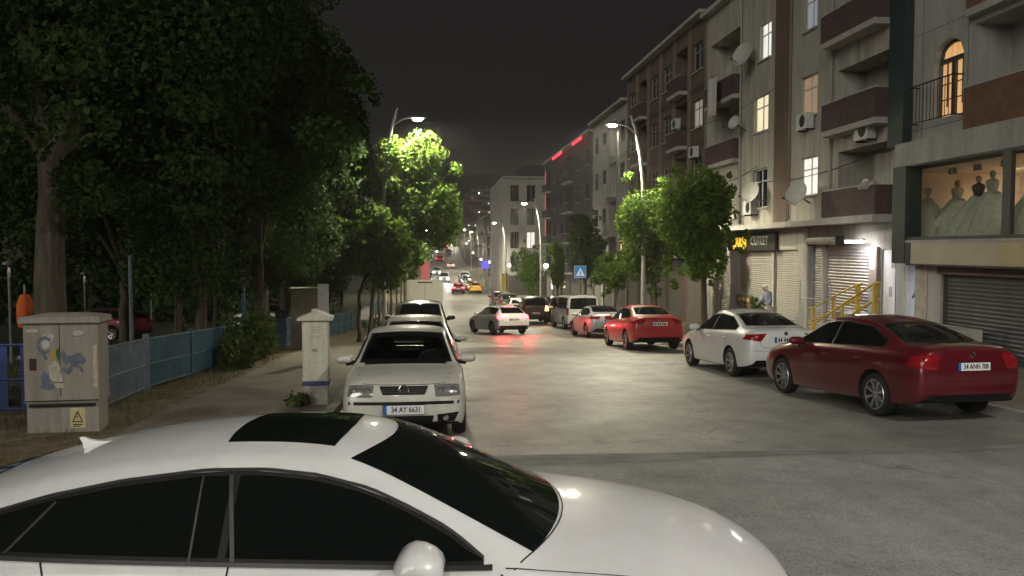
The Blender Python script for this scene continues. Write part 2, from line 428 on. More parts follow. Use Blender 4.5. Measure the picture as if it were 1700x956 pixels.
    # mirrors
    if 'mirror' in spec:
        mx, mz, ms = spec['mirror']
        for s in (1, -1):
            hit = bvh.ray_cast(Vector((mx, s*4, mz)), Vector((0, -s, 0)))[0] or Vector((mx, s*st[ci][2], mz))
            y = abs(hit.y)-.02; w = MB(); cage = MB()
            k = [(-.5,.0),(.35,.05),(.5,.5),(.3,1),(-.5,.95)]
            # rounded housing: ring loft outward
            rings = []
            for t, sc in ((0, .72), (.25, .98), (.7, 1), (.95, .8), (1.02, .45)):
                yy = y+.07+ms*.24*t
                rings.append([Vector((mx+ms*.11*sc*math.cos(a)*(1.05 if math.cos(a) > 0 else .6)-.01, s*yy, mz+.03+ms*.074*sc*(math.sin(a)*(1-.18*max(0, -math.cos(a)))))) for a in [2*math.pi*q/16 for q in range(16)]])
            vs = [v for r_ in rings for v in r_]; fs = [(i*16+q, i*16+(q+1) % 16, (i+1)*16+(q+1) % 16, (i+1)*16+q) for i in range(4) for q in range(16)]+[tuple(range(16)), tuple(64+q for q in range(16))]
            w.add(vs, fs, 0)
            w.tube([(mx+.02, s*(y-.02), mz-.03), (mx+.02, s*(y+.04), mz-.015), (mx, s*(y+.14), mz-.02)], [.042*ms, .036*ms, .05*ms], 10, 1)
            glass.append(('wing_mirror', w.mesh('wing_mirror', [M['white'] if spec.get('mpaint', True) else M['trim'], M['trim']], True, 50, True)))
    md.body = b; md.glass = glass
    md.wheel = wheel_meshes(Rw, wd, spec.get('spokes', 7), Rw*spec.get('rim', .68))
    md.spec = spec; MODELS[key] = md
    bm_ = b.mesh(key+'_body', [M['white'], M['under'], M['seam'], M['trim']], True)
    ps = [False]*0
    bm_.set_sharp_from_angle(angle=R(38)); md.bodymesh = bm_
    return md
def plate_on(md, root, pr, z, text=None, y=0, half=.26, tilt=0):
    d, org = DIRS[pr]; h = md.bvh.ray_cast(org(y, z), d)[0]
    s = -1 if pr == 'front' else 1
    p = MB(); p.box(-half, -.006, -.056, half, .006, .056, 0); p.box(-half-.004, -.004, -.060, half+.004, .008, .060, 2); p.box(-half, -.0075, -.056, -half+.045, -.004, .056, 1)
    if text is None:
        x = -half+.07
        for k, wd in enumerate((.05, .05, 0, .05, .05, 0, .05, .05, .05)):
            if wd: p.box(x, -.0078, -.034, x+.036, -.005, .036, 3)
            x += .052 if wd else .028
    o = p.build('number_plate', [M['plate'], M['plateblue'], M['trim'], M['ink']], root)
    o.location = h-d*.012; o.rotation_euler = (tilt, 0, R(90) if pr == 'front' else R(-90))
    if text:
        tm = text_mesh(text, .098, M['ink'], 'plate_lettering', .80, .002, .0012); t = link('plate_lettering', tm, o); t.rotation_euler = (R(90), 0, 0); t.location = (.028, -.0085, 0)
    return o
def place(o, x, y, phi, z=None, dz=0):
    s = slope(y) if z is None else 0; zz = (g(y) if z is None else z)+.012+dz
    f = Vector((math.cos(phi), math.sin(phi), s*math.sin(phi))).normalized(); u = Vector((0, -s, 1)).normalized(); l = u.cross(f); u = f.cross(l)
    o.matrix_world = Matrix(((f.x, l.x, u.x, x), (f.y, l.y, u.y, y), (f.z, l.z, u.z, zz), (0,0,0,1)))
def make_car(key, label, cat, x, y, head, color, group=None, name='parked_car', lit=None, z=None, steer=0, plates=(None, None), pz=(.45, .8), rimm=None):
    md = MODELS[key]; root = thing(name, label, cat, (0,0,0), 0, group); place(root, x, y, R(head), z)
    pm = M[color]
    def recol(me):
        if me.materials and me.materials[0] == M['white'] and pm != M['white']:
            me = me.copy(); me.materials[0] = pm
        return me
    link('body', recol(md.bodymesh), root)
    for nm, me in md.glass:
        if lit and nm in lit and me.materials[0].name in ('red_lens', 'headlamp_glass'):
            me = me.copy(); me.materials[0] = M[lit[nm]]
        link(nm, recol(me), root)
    xf, xr, Rw, wd, ty = md.wh
    for wx in (xf, xr):
        for s in (1, -1):
            w = link('wheel', md.wheel[0], root, (wx, s*ty, Rw)); w.rotation_euler = (0, random.random()*6, (math.pi if s < 0 else 0)+(steer if wx == xf else 0)); w.rotation_mode = 'YXZ' if False else 'XYZ'
            link('rim', md.wheel[1], w)
    if pz[0]: plate_on(md, root, 'front', pz[0], plates[0])
    if pz[1]: plate_on(md, root, 'rear', pz[1], plates[1])
    return root
# ------------------------------------------------------------------ car models
def cx(xs, f): return [(x, f(x)) for x in xs]
def interp(P):
    def f(x):
        if x <= P[0][0]: return P[0][1]
        for a, b in zip(P, P[1:]):
            if x <= b[0]:
                t = (x-a[0])/(b[0]-a[0]); return a[1]+(b[1]-a[1])*t
        return P[-1][1]
    return f
# big fastback saloon in front of the camera
A7 = [(-2.56,.35,.80,.86,.72,.60,.99,1.025),(-2.30,.28,.90,.90,.80,.61,1.06,1.105),(-1.8,.22,.945,.92,.86,.59,1.185,1.255),(-1.3,.2,.95,.925,.875,.595,1.295,1.365),(-.7,.2,.95,.925,.88,.60,1.35,1.41),(-.3,.2,.95,.92,.88,.595,1.345,1.415),(.0,.2,.95,.92,.88,.585,1.285,1.38,.07),(.40,.2,.95,.92,.88,.665,1.105,1.18,.13),(.80,.2,.95,.90,.875,.77,.915,.955,.16),(1.25,.2,.95,.85,.86,.70,.88,.915,.10),(1.66,.21,.94,.79,.81,.62,.82,.855),(1.94,.24,.86,.70,.72,.55,.745,.775),(2.10,.30,.76,.62,.64,.48,.65,.67)]
a7top = interp([(-1.98,1.045),(-1.8,1.105),(-1.55,1.175),(-1.2,1.245),(-.8,1.295),(-.5,1.30),(-.25,1.275),(0,1.215),(.2,1.135),(.4,1.045),(.56,.945)])
def wsline(n, x0, y0, x1, bow):
    return [(x0+bow*(1-(k/n*2-1)**2), -y0+2*y0*k/n) for k in range(n+1)]
build_model('fastback', A7, .12, .06, (-.12,0,.0,-.03,-.06), (.06,0,0,.02,.05), (1.50,-1.42,.335,.24,.81), dict(
    cowl=8, deck=None, rf=6, dlo=(-1.98,.56), dtop=a7top, dbot=lambda x: .935-.012*x, side=[(-1.97,-1.55),(-1.56,-.66),(-.62,.55)],
    wstop=(wsline(14, -.115, .50, 0, .15), wsline(14, .79, .70, 0, .15)), rstop=(wsline(10, -2.30, .50, 0, -.03), wsline(10, -2.06, .47, 0, -.02)),
    sunroof=([(-.22,-.40),(-.20,-.2),(-.19,0),(-.20,.2),(-.22,.40)], [(-.78,-.36),(-.80,-.2),(-.81,0),(-.80,.2),(-.78,.36)]),
    seams=[[(-.60,.95),(-.62,.6),(-.58,.25)],[(.64,.90),(.80,.78),(.80,.35),(.72,.25)],[(-1.50,.98),(-1.42,.85),(-1.15,.55)]],
    handles=[(-.50,.80),(-1.40,.82)], mirror=(.27,.965,1.2), spokes=5, rim=.74,
    ribs=[('top', wsline(16, .70, .86, 0, .26), .008),('top', [(.66,.855),(1.2,.80),(1.6,.76),(1.9,.68)], .008),('top', [(.66,-.855),(1.2,-.80),(1.6,-.76),(1.9,-.68)], .008)],
    lights=[('headlight','front',[(.42,.64),(.74,.64)],[(.48,.55),(.78,.56)],'lamp',0),('taillight','rear',[(.38,.90),(.80,.92)],[(.40,.80),(.83,.80)],'tail',.01)],
    panels=[('grille','front',[(-.36,.62),(.36,.62)],[(-.30,.32),(.30,.32)],'trim'),('taillight','top',[(-2.34,.50),(-2.40,.76)],[(-2.54,.46),(-2.52,.72)],'tail')]), 3)
# small white hatchback facing the camera
PO = [(-1.84,.30,.74,.80,.70,.60,.88,.90),(-1.74,.25,.79,.87,.74,.60,.96,.985),(-1.40,.2,.815,.90,.765,.54,1.31,1.365),(-.6,.2,.825,.90,.775,.565,1.365,1.42),(-.1,.2,.825,.89,.775,.565,1.36,1.415,.02),(.14,.2,.825,.89,.775,.555,1.315,1.385,.05),(.86,.2,.82,.875,.77,.67,.915,.935,.08),(1.25,.2,.815,.83,.755,.62,.875,.90),(1.60,.21,.80,.77,.73,.58,.815,.835),(1.76,.24,.745,.70,.69,.54,.745,.765)]
po_ws = [(-.615,.95),(.615,.95),(.50,1.315),(0,1.34),(-.50,1.315)]
po_rs = [(-.54,1.00),(.54,1.00),(.46,1.27),(-.46,1.27)]
def hatch_spec(**k):
    d = dict(cowl=6, deck=1, rf=5, dlo=(-1.42,.70), side=[(-1.40,-.95),(-.93,-.12),(-.07,.68)], seams=[[(-.10,.90),(-.10,.5),(-.08,.25)],[(.66,.90),(.70,.5),(.62,.25)],[(-.92,.90),(-.9,.6),(-1.0,.5)]],
        handles=[(-.06,.76),(-.88,.77)], mirror=(.56,.95,.85), ws=(.64,.95,.515,1.315,.03), rs=(.56,1.0,.48,1.28,.02), strip=(.46,.53,-.88,.70),
        lights=[('headlight','front',[(.38,.745),(.55,.75),(.70,.74)],[(.40,.60),(.55,.60),(.72,.61)],'lamp',.012),('taillight','rear',[(.56,.88),(.70,.88)],[(.56,.64),(.72,.64)],'tail',.012)],
        panels=[('grille','front',[(-.31,.735),(.31,.735)],[(-.265,.63),(.265,.63)],'trim'),('lower_grille','front',[(-.38,.365),(.38,.365)],[(-.35,.26),(.35,.26)],'trim')],
        bodyp=[('front',[(-.80,.545),(.80,.545)],[(-.80,.505),(.80,.505)],3),('rear',[(-.78,.50),(.78,.50)],[(-.78,.44),(.78,.44)],3)],
        ribs=[('front',[(-.62,.90),(-.55,.765),(-.3,.752),(0,.752),(.3,.752),(.55,.765),(.62,.90)],.007)])
    d.update(k); return d
hfo, hro = (-.05,0,.015,-.005,-.07), (.05,0,-.01,.0,.06)
_p = hatch_spec(cutglass=[('front', po_ws), ('rear', po_rs)], wsm=M['glassclear'], rsm=M['glassclear'])
_p['lights'] = _p['lights']+[('fog_lamp','front',[(.42,.375),(.70,.40)],[(.43,.275),(.64,.28)],'trim',0)]
build_model('polo', PO, .075, .04, hfo, hro, (1.10,-1.27,.285,.18,.715), _p, 2)
build_model('wagon', PO, .075, .04, hfo, hro, (1.22,-1.38,.29,.18,.73), hatch_spec(strip=None), 2, (1.08,1.04,1.02))
# crossovers and small vans share a tall hatch
SU = [(-2.12,.36,.80,.98,.78,.66,1.05,1.08),(-2.05,.28,.87,1.05,.82,.66,1.20,1.24),(-1.85,.25,.895,1.06,.84,.68,1.56,1.64),(-.8,.24,.905,1.05,.85,.68,1.62,1.69),(.0,.24,.905,1.03,.85,.68,1.61,1.685,.02),(.30,.24,.905,1.02,.85,.665,1.55,1.64,.05),(.98,.24,.90,1.01,.845,.72,1.06,1.085,.1),(1.45,.24,.895,.96,.83,.68,1.01,1.035),(1.90,.26,.87,.88,.79,.62,.93,.95),(2.10,.32,.79,.78,.72,.56,.80,.83)]
def suv_spec(**k):
    d = dict(cowl=6, deck=1, rf=5, dlo=(-1.86,.82), side=[(-1.82,-1.16),(-1.12,-.20),(-.15,.80)], seams=[[(-.18,1.03),(-.18,.6),(-.16,.3)],[(.78,1.0),(.80,.6),(.72,.3)]], handles=[(-.12,.90),(-1.05,.92)],
        mirror=(.66,1.08,1.0), ws=(.69,1.10,.60,1.56,.03), rs=(.64,1.12,.60,1.54,.02), clad=.36,
        lights=[('headlight','front',[(.42,.86),(.74,.88)],[(.42,.72),(.76,.73)],'lamp',.012),('taillight','rear',[(.64,1.16),(.80,1.12)],[(.60,.84),(.84,.84)],'tail',.012)],
        panels=[('grille','front',[(-.38,.82),(.38,.82)],[(-.34,.62),(.34,.62)],'trim')], bodyp=[('rear',[(-.8,.55),(.8,.55)],[(-.8,.40),(.8,.40)],3)])
    d.update(k); return d
build_model('suv', SU, .09, .05, (-.07,0,.01,-.01,-.07), (.05,0,-.01,.0,.02), (1.32,-1.32,.34,.22,.77), suv_spec(), 2)
build_model('smallvan', SU, .09, .04, (-.07,0,.01,-.01,-.07), (.04,0,0,.0,.0), (1.38,-1.36,.32,.20,.77), suv_spec(rs=(.62,1.16,.58,1.60,.02), ws=(.69,1.17,.60,1.66,.03)), 2, (1.03,1.0,1.07))
# moving crossover-like hatchback
HB = [(-2.08,.34,.80,.86,.74,.62,.95,.98),(-1.98,.27,.87,.96,.79,.63,1.02,1.05),(-1.55,.22,.89,.98,.825,.58,1.34,1.40),(-.7,.21,.895,.96,.835,.60,1.40,1.46),(-.1,.21,.895,.94,.835,.60,1.39,1.455,.02),(.18,.21,.895,.93,.835,.59,1.33,1.415,.05),(1.02,.21,.89,.91,.825,.72,.96,.985,.1),(1.5,.22,.885,.86,.80,.66,.90,.925),(1.92,.24,.85,.77,.75,.60,.81,.83),(2.12,.30,.76,.66,.68,.52,.69,.71)]
hb_spec = dict(cowl=6, deck=1, rf=5, dlo=(-1.62,.84), side=[(-1.58,-1.1),(-1.07,-.22),(-.17,.82)], seams=[[(-.2,.95),(-.2,.5),(-.18,.26)],[(.78,.92),(.82,.5),(.74,.26)]], handles=[(-.14,.83),(-1.04,.85)], mirror=(.66,1.0,1.0),
    ws=(.68,1.0,.55,1.345,.03), rs=(.60,1.05,.50,1.33,.02), lights=[('headlight','front',[(.40,.72),(.74,.75)],[(.42,.61),(.76,.64)],'lamp',.01),('taillight','rear',[(.40,.93),(.80,.97)],[(.46,.80),(.84,.80)],'tail',.012)],
    panels=[('grille','front',[(-.34,.66),(.34,.66)],[(-.28,.42),(.28,.42)],'trim'),('brake_light','rear',[(-.22,1.385),(.22,1.385)],[(-.22,1.36),(.22,1.36)],'tail')], bodyp=[('rear',[(-.78,.46),(.78,.46)],[(-.74,.33),(.74,.33)],3)],
    ribs=[('rear',[(-.62,1.0),(-.6,.62),(0,.60),(.6,.62),(.62,1.0)],.007)])
build_model('hatch', HB, .09, .05, (-.07,0,.01,-.01,-.06), (.06,0,-.02,.0,.05), (1.30,-1.30,.32,.21,.77), hb_spec, 2)
# saloons
SD = [(-2.18,.33,.78,.93,.73,.60,1.03,1.05),(-2.05,.27,.86,1.0,.79,.64,1.075,1.095),(-1.62,.22,.89,1.0,.825,.68,1.09,1.115,-.04),(-.86,.21,.895,.975,.845,.57,1.37,1.435),(-.3,.2,.895,.955,.85,.595,1.42,1.49),(.1,.2,.895,.945,.85,.595,1.41,1.485,.02),(.36,.2,.895,.935,.85,.585,1.36,1.45,.05),(1.10,.2,.89,.91,.84,.74,.97,.995,.12),(1.55,.2,.885,.865,.80,.68,.925,.95),(1.98,.22,.85,.78,.75,.62,.83,.85),(2.18,.28,.76,.66,.68,.52,.70,.72)]
def sed_spec(**k):
    d = dict(cowl=7, deck=2, rf=6, dlo=(-1.42,.92), side=[(-1.40,-.98),(-1.10,-.17),(-.11,.90)], seams=[[(-.14,.95),(-.14,.5),(-.12,.25)],[(.86,.92),(.90,.5),(.82,.25)],[(-1.08,.96),(-1.05,.75),(-.92,.5)]],
        handles=[(-.08,.82),(-1.0,.84)], mirror=(.72,.99,1.0), ws=(.70,1.0,.55,1.38,.03), rs=(.60,1.13,.50,1.375,.03),
        lights=[('headlight','front',[(.42,.74),(.74,.75)],[(.42,.61),(.77,.63)],'lamp',.012),('taillight','rear',[(.42,.99),(.80,.97)],[(.56,.82),(.85,.86)],'tail',.012)],
        panels=[('grille','front',[(-.36,.66),(.36,.66)],[(-.30,.50),(.30,.50)],'trim')], bodyp=[('rear',[(-.66,.42),(.66,.42)],[(-.72,.31),(.72,.31)],3)],
        ribs=[('rear',[(-.60,1.05),(-.56,.70),(0,.68),(.56,.70),(.60,1.05)],.007),('rear',[(-.8,.62),(.8,.62)],.006)])
    d.update(k); return d
sfo, sro = (-.06,0,.01,-.01,-.07), (.07,0,-.02,.0,.04)
build_model('sedan', SD, .09, .05, sfo, sro, (1.385,-1.26,.315,.21,.775), sed_spec(), 2)
build_model('sedanb', SD, .09, .05, sfo, sro, (1.42,-1.30,.325,.21,.79), sed_spec(lights=[('headlight','front',[(.42,.74),(.74,.75)],[(.42,.61),(.77,.63)],'lamp',.012),('taillight','rear',[(.50,1.0),(.70,1.0),(.83,.96)],[(.56,.78),(.70,.78),(.87,.82)],'tail',.014)], spokes=8, rim=.72), 2, (1.03,1.02,1.02))
build_model('liftback', SD, .09, .05, sfo, sro, (1.44,-1.32,.32,.21,.79), sed_spec(lights=[('headlight','front',[(.42,.74),(.74,.75)],[(.42,.61),(.77,.63)],'lamp',.012),('taillight','rear',[(.44,.95),(.82,.97)],[(.52,.82),(.86,.84)],'tail',.012)]), 2, (1.04,1.02,.97))
# passenger van
VN = [(-2.40,.36,.86,1.08,.88,.80,1.80,1.88),(-2.32,.30,.93,1.10,.91,.82,1.86,1.95),(-1.2,.26,.95,1.10,.92,.80,1.88,1.97),(.2,.26,.95,1.08,.92,.80,1.88,1.97),(.75,.26,.95,1.07,.92,.78,1.84,1.94,.03),(1.0,.26,.95,1.07,.92,.76,1.76,1.87,.05),(1.72,.26,.94,1.06,.91,.82,1.16,1.19,.1),(2.05,.27,.92,.98,.86,.74,1.06,1.09),(2.32,.30,.87,.84,.80,.66,.88,.91),(2.42,.34,.80,.74,.74,.58,.76,.78)]
van_spec = dict(cowl=6, deck=None, rf=5, dlo=(-2.15,1.5), dm=(.10,.05), side=[(-2.12,-1.30),(-1.24,.0),(.06,1.45)], seams=[[(.02,1.75),(.02,.8),(.04,.35)],[(1.3,1.05),(1.3,.8),(1.2,.7)]], handles=[(.10,.98)], mirror=(1.25,1.14,1.2), ws=(.76,1.20,.68,1.78,.03),
    rs=(.76,1.14,.72,1.74,.02), lights=[('headlight','front',[(.48,.90),(.78,.90)],[(.48,.72),(.80,.74)],'lamp',.012),('taillight','rear',[(.82,1.22),(.90,1.22)],[(.83,.82),(.91,.82)],'tail',.012)],
    panels=[('grille','front',[(-.42,.88),(.42,.88)],[(-.42,.74),(.42,.74)],'trim')], bodyp=[('rear',[(-.86,.50),(.86,.50)],[(-.86,.36),(.86,.36)],3)], ribs=[('rear',[(-.80,1.82),(-.80,.52),(.80,.52),(.80,1.82)],.010)], clad=.32, hpaint=True)
build_model('van', VN, .06, .02, (-.05,0,.01,0,-.03), (.03,0,0,0,.0), (1.55,-1.45,.34,.22,.82), van_spec, 2)
# ------------------------------------------------------------------ cars in the street
W = math.pi/2
fast = make_car('fastback', 'big white fastback car with sunroof crossing in front of everything else', 'car', -.22, 4.55, -6.5, 'white', None, 'parked_car', z=0, pz=(.5,.62))
fin = MB(); prof_ = [(-.105,0),(.10,0),(.06,.012),(.02,.024),(-.02,.040),(-.05,.058),(-.072,.076),(-.088,.084),(-.108,.086),(-.104,.070),(-.096,.045),(-.096,.02)]
vs = []; 
for (a, b) in prof_:
    th = .018*(1-b/.11)+.004
    vs += [(a, -th, b), (a, th, b)]
n_ = len(prof_); fin.add(vs, [tuple(2*i for i in range(n_)), tuple(2*i+1 for i in range(n_))[::-1]]+[(2*i, 2*i+1, 2*((i+1) % n_)+1, 2*((i+1) % n_)) for i in range(n_)])
hz = MODELS['fastback'].bvh.ray_cast(Vector((-1.64, 0, 5)), Vector((0,0,-1)))[0]
fo_ = fin.build('antenna', M['white'], fast, False, fix=True); fo_.scale = (.85,.85,.85); fo_.location = hz-Vector((0,0,.008)); fo_.rotation_euler = (0, R(-17), 0)
# chrome line over the side glass
for sd in ('left', 'right'):
    ch = MB(); xs = [-1.98+2.54*k/40 for k in range(41)]
    patch(ch, MODELS['fastback'].bvh, [(x, a7top(x)+.012) for x in xs], [(x, a7top(x)+.001) for x in xs], sd, 44, 1, .006)
    ch.build('window_moulding', plain('satin_grey_trim', (.07,.07,.07), .4, .6) if sd == 'left' else bpy.data.materials['satin_grey_trim'], fast, True)
    for pts_, w_ in (([(-.665,1.285),(-.585,.945)], .020), ([(-.80,1.28),(-.785,.945)], .010), ([(-1.50,1.16),(-1.66,.965)], .014)):
        ch = MB(); ribbon(ch, MODELS['fastback'].bvh, pts_, sd, w_, .0085); ch.build('window_pillar', bpy.data.materials['satin_grey_trim'], fast, True)
    ch = MB(); patch(ch, MODELS['fastback'].bvh, [(-1.98,.960),(.60,.930)], [(-1.98,.944),(.60,.914)], sd, 30, 1, .006); ch.build('window_moulding', bpy.data.materials['satin_grey_trim'], fast, True)
polo = make_car('polo', 'small white hatchback facing the camera beside the cream cabinet', 'car', -.33, 12.12, -90, 'white2', 'cars parked along the kerb', plates=('34 AY 6631', None), pz=(.445,.6))
for s in (1, -1):
    st_ = MB()
    st_.box(-.32, s*.36-.24, .32, .15, s*.36+.24, .52); st_.add([Vector(p) for p in ((-.30,s*.36-.23,.5),(-.30,s*.36+.23,.5),(-.18,s*.36-.23,.5),(-.18,s*.36+.23,.5),(-.44,s*.36-.18,1.06),(-.44,s*.36+.18,1.06),(-.36,s*.36-.18,1.06),(-.36,s*.36+.18,1.06))], [(0,1,3,2),(4,6,7,5),(0,4,5,1),(2,3,7,6),(0,2,6,4),(1,5,7,3)])
    st_.sphere((-.43, s*.36, 1.16), (.055, .135, .095)); st_.build('seat', M['seat'], polo, True, 50)
rb_ = MB(); rb_.box(-1.25, -.58, .35, -.8, .58, .56); rb_.box(-1.38, -.58, .5, -1.22, .58, .97)
for y in (-.34, .34): rb_.sphere((-1.32, y, 1.04), (.05, .12, .07))
rb_.build('rear_seat', M['seat'], polo, True, 50)
db = MB(); db.box(.42, -.68, .60, .95, .68, .90); db.box(-1.6, -.7, .26, 1.0, .7, .30); db.build('dashboard', M['seat'], polo)
sw = MB()
for k in range(24):
    a, b = 2*math.pi*k/24, 2*math.pi*(k+1)/24
    sw.tube([(.30+.08*math.sin(a), .36+.18*math.cos(a), .92+.16*math.sin(a)), (.30+.08*math.sin(b), .36+.18*math.cos(b), .92+.16*math.sin(b))], .014, 6, cap=False)
sw.build('steering_wheel', M['seat'], polo, True)
# round VW emblem
def ring_badge(root, md, pr, z, r, kind, y=0):
    d, org = DIRS[pr]; h = md.bvh.ray_cast(org(y, z), d)[0]; w = MB()
    for k in range(28 if kind != 'diamond' else 4):
        n_ = 28 if kind != 'diamond' else 4
        def P(q):
            a = 2*math.pi*q/n_; return (r*math.cos(a)*(1 if kind != 'diamond' else .78), 0, r*math.sin(a)*(1 if kind != 'diamond' else 1.1))
        w.tube([P(k), P(k+1)], r*.10 if kind != 'diamond' else r*.2, 6, cap=True)
    if kind == 'vw':
        for pts in (((-.38,.84),(-.0,.10),(.38,.84)), ((-.86,.40),(-.42,-.80),(0,.02),(.42,-.80),(.86,.40))):
            w.tube([(p[0]*r, 0, p[1]*r) for p in pts], r*.095, 6)
    if kind == 'disc': w.lathe([(0, -.008), (r*.9, -.004), (r*.9, .004)], 20, 'y')
    o = w.build('badge', M['chrome'], root, True, 50); o.location = h-d*.012; o.rotation_euler = (0, 0, R(90) if pr == 'front' else R(-90)); return o
ring_badge(polo, MODELS['polo'], 'front', .69, .062, 'vw')
gs = MB()
for k in range(3): patch(gs, MODELS['polo'].bvh, [(-.29+.008*k,.712-.025*k),(.29-.008*k,.712-.025*k)], [(-.29+.008*k,.707-.025*k),(.29-.008*k,.707-.025*k)], 'front', 14, 1, .011)
gs.build('grille_bars', plain('grille_grey', (.05,.05,.05), .4), polo)
for s in (1, -1):
    h = MODELS['polo'].bvh.ray_cast(Vector((6, s*.53, .33)), Vector((-1,0,0)))[0]; fl = MB(); fl.lathe([(0,.012),(.035,.010),(.042,.0)], 16, 'x'); o = fl.build('fog_lamp_glass', M['lamp'], polo, True); o.location = h
    for k in range(3):
        h = MODELS['polo'].bvh.ray_cast(Vector((6, s*(.46+.085*k), .675)), Vector((-1,0,0)))[0]; fl = MB(); fl.lathe([(0,-.004),(.03,.008),(.042,.016),(.046,.012)], 18, 'x'); o = fl.build('lamp_reflector', M['chrome'] if k != 1 else M['rim'], polo, True); o.location = h+Vector((.004,0,0))
make_car('wagon', 'pale car with a long roof parked close behind the small white hatchback', 'car', -.28, 16.9, -90, 'white2', 'cars parked along the kerb', pz=(.5,.6))
make_car('suv', 'black crossover with a dark windscreen parked behind two pale cars', 'car', -.30, 26.3, -90, 'black', 'cars parked along the kerb', pz=(.5,.7))
dr = make_car('sedanb', 'dark red saloon with plate 34 ANH 708 parked at the kerb', 'car', 7.50, 13.05, 95.2, 'darkred', 'cars parked along the kerb', plates=(None, '34 ANH 708'), pz=(.5,.82), rimm=1)
ring_badge(dr, MODELS['sedanb'], 'rear', .985, .05, 'diamond')
w1 = make_car('sedan', 'white saloon parked between two red saloons', 'car', 7.50, 18.75, 91.5, 'white', 'cars parked along the kerb', pz=(.5,.85))
ring_badge(w1, MODELS['sedan'], 'rear', .985, .04, 'disc')
r2 = make_car('sedan', 'bright red saloon parked behind a silver car', 'car', 7.25, 27.4, 91, 'red', 'cars parked along the kerb', pz=(.5,.85), lit=None)
ring_badge(r2, MODELS['sedan'], 'rear', .985, .04, 'disc')
sv = make_car('liftback', 'silver saloon parked next to the white passenger van', 'car', 7.75, 36.9, 92, 'silver', 'cars parked along the kerb', pz=(.5,.80))
ring_badge(sv, MODELS['liftback'], 'rear', .985, .04, 'disc')
make_car('van', 'white passenger van with a large dark rear window', 'van', 8.3, 46.4, 93, 'white', 'vans parked along the kerb', pz=(.5,.72))
make_car('smallvan', 'dark brown small van with an orange light glowing at its tail', 'van', 6.75, 53.6, 90, 'brownp', 'vans parked along the kerb', lit=None, pz=(.5,.7))
make_car('smallvan', 'dark van parked between the brown van and the white passenger van', 'van', 8.75, 55.5, 90, 'brownp', 'vans parked along the kerb', pz=(.5,.7))
make_car('wagon', 'white hatchback whose roof shows past the dark brown van', 'car', 7.0, 65.5, 90, 'white', 'cars parked along the kerb')
make_car('suv', 'dark grey crossover parked just beyond the white hatchback roof', 'car', 6.9, 72.3, 90, 'grey', 'cars parked along the kerb', pz=(.5,.7))
make_car('suv', 'tall dark crossover last before the gap and yellow taxi', 'car', 6.75, 78.6, 90, 'grey', 'cars parked along the kerb', pz=(.5,.7))
mv = make_car('hatch', 'white hatchback with brake lights on turning in the middle of the road', 'car', 3.45, 41.2, 108, 'lifted_white', None, 'moving_car', lit={'taillight': 'tailon', 'brake_light': 'tailon'}, pz=(.5,.74))
tx = make_car('sedan', 'yellow taxi at the near end of the distant parked row', 'taxi', 6.35, 113, 90, 'yellow', 'distant parked row', pz=(.5,.85))
tr_ = MB(); tr_.box(-.1,-.22,1.48,.1,.22,1.62); tr_.build('roof_sign', plain('taxi_sign', (.7,.7,.6)), tx)
make_car('hatch', 'dark red car driving away with red tail lights on', 'car', 3.9, 112, 90, 'darkred', None, 'moving_car', lit={'taillight': 'tailon', 'brake_light': 'tailon'}, pz=(.5,.74))
oc = make_car('van', 'oncoming vehicle with two dazzling white headlights', 'van', 2.6, 146, -90, 'white', None, 'moving_van', lit={'headlight': 'headon'}, pz=(.5,.72))
for k, (md_, cl, lb) in enumerate((('sedan','yellow','second taxi parked just beyond the near yellow taxi'),('hatch','grey','grey hatchback parked beyond both yellow taxis'),('liftback','white','white saloon far along the parked row'),('suv','black','black crossover in the distant parked row'),('sedan','silver','silver saloon in the distant parked row'),('van','white','white high van at the far end of the parked row'))):
    make_car(md_, lb, 'taxi' if cl == 'yellow' else ('van' if md_ == 'van' else 'car'), 6.3, 119.5+6.0*k, 90, cl, 'distant parked row', pz=(None,.8))
make_car('suv', 'white crossover parked by the red banner', 'car', -.3, 138, -90, 'white', 'distant cars along the fence side', pz=(.5,None))
make_car('van', 'white van far along the fence side behind the white crossover', 'van', -.2, 147, -90, 'white', 'distant cars along the fence side', pz=(.5,None))
make_car('sedan', 'white saloon half hidden behind the plain box van', 'car', -.2, 130, -90, 'white', 'distant cars along the fence side', pz=(.5,None))
for k, (x_, y_, md_, cl, lt, lb) in enumerate(((2.6,205,'van','red','tailon','red-lit van climbing at the foot of the far hill'),(5.2,225,'sedan','grey',None,'grey saloon parked on the rising far road'),(2.4,262,'hatch','red','tailon','car with red tail lights halfway up the far hill'),(2.2,330,'van','red','tailon','red-lit bus-like van near the top of the far hill'),(4.9,188,'hatch','white','tailon','white car with red tail lights at the dip before the hill'),(4.6,243,'sedan','grey','tailon','grey car with red tail lights low on the far hill'),(4.4,292,'hatch','darkred','tailon','dark red car with tail lights on the middle of the far hill'),(4.2,372,'van','white','tailon','white van with red tail lights highest on the far hill'))):
    make_car(md_, lb, 'car', x_, y_, 90, cl, 'cars climbing the far hill', lit={'taillight': lt} if lt else None, pz=(None,.8))
for x_, y_, lb in ((1.6,172,'car coming down the dip with white headlights on'),(1.5,228,'car descending the far hill with white headlights on'),(1.4,310,'highest car descending the far hill with headlights on')):
    make_car('sedan', lb, 'car', x_, y_, -90, 'silver', 'cars descending the far hill', name='moving_car', lit={'headlight': 'headon'}, pz=(.5,None))
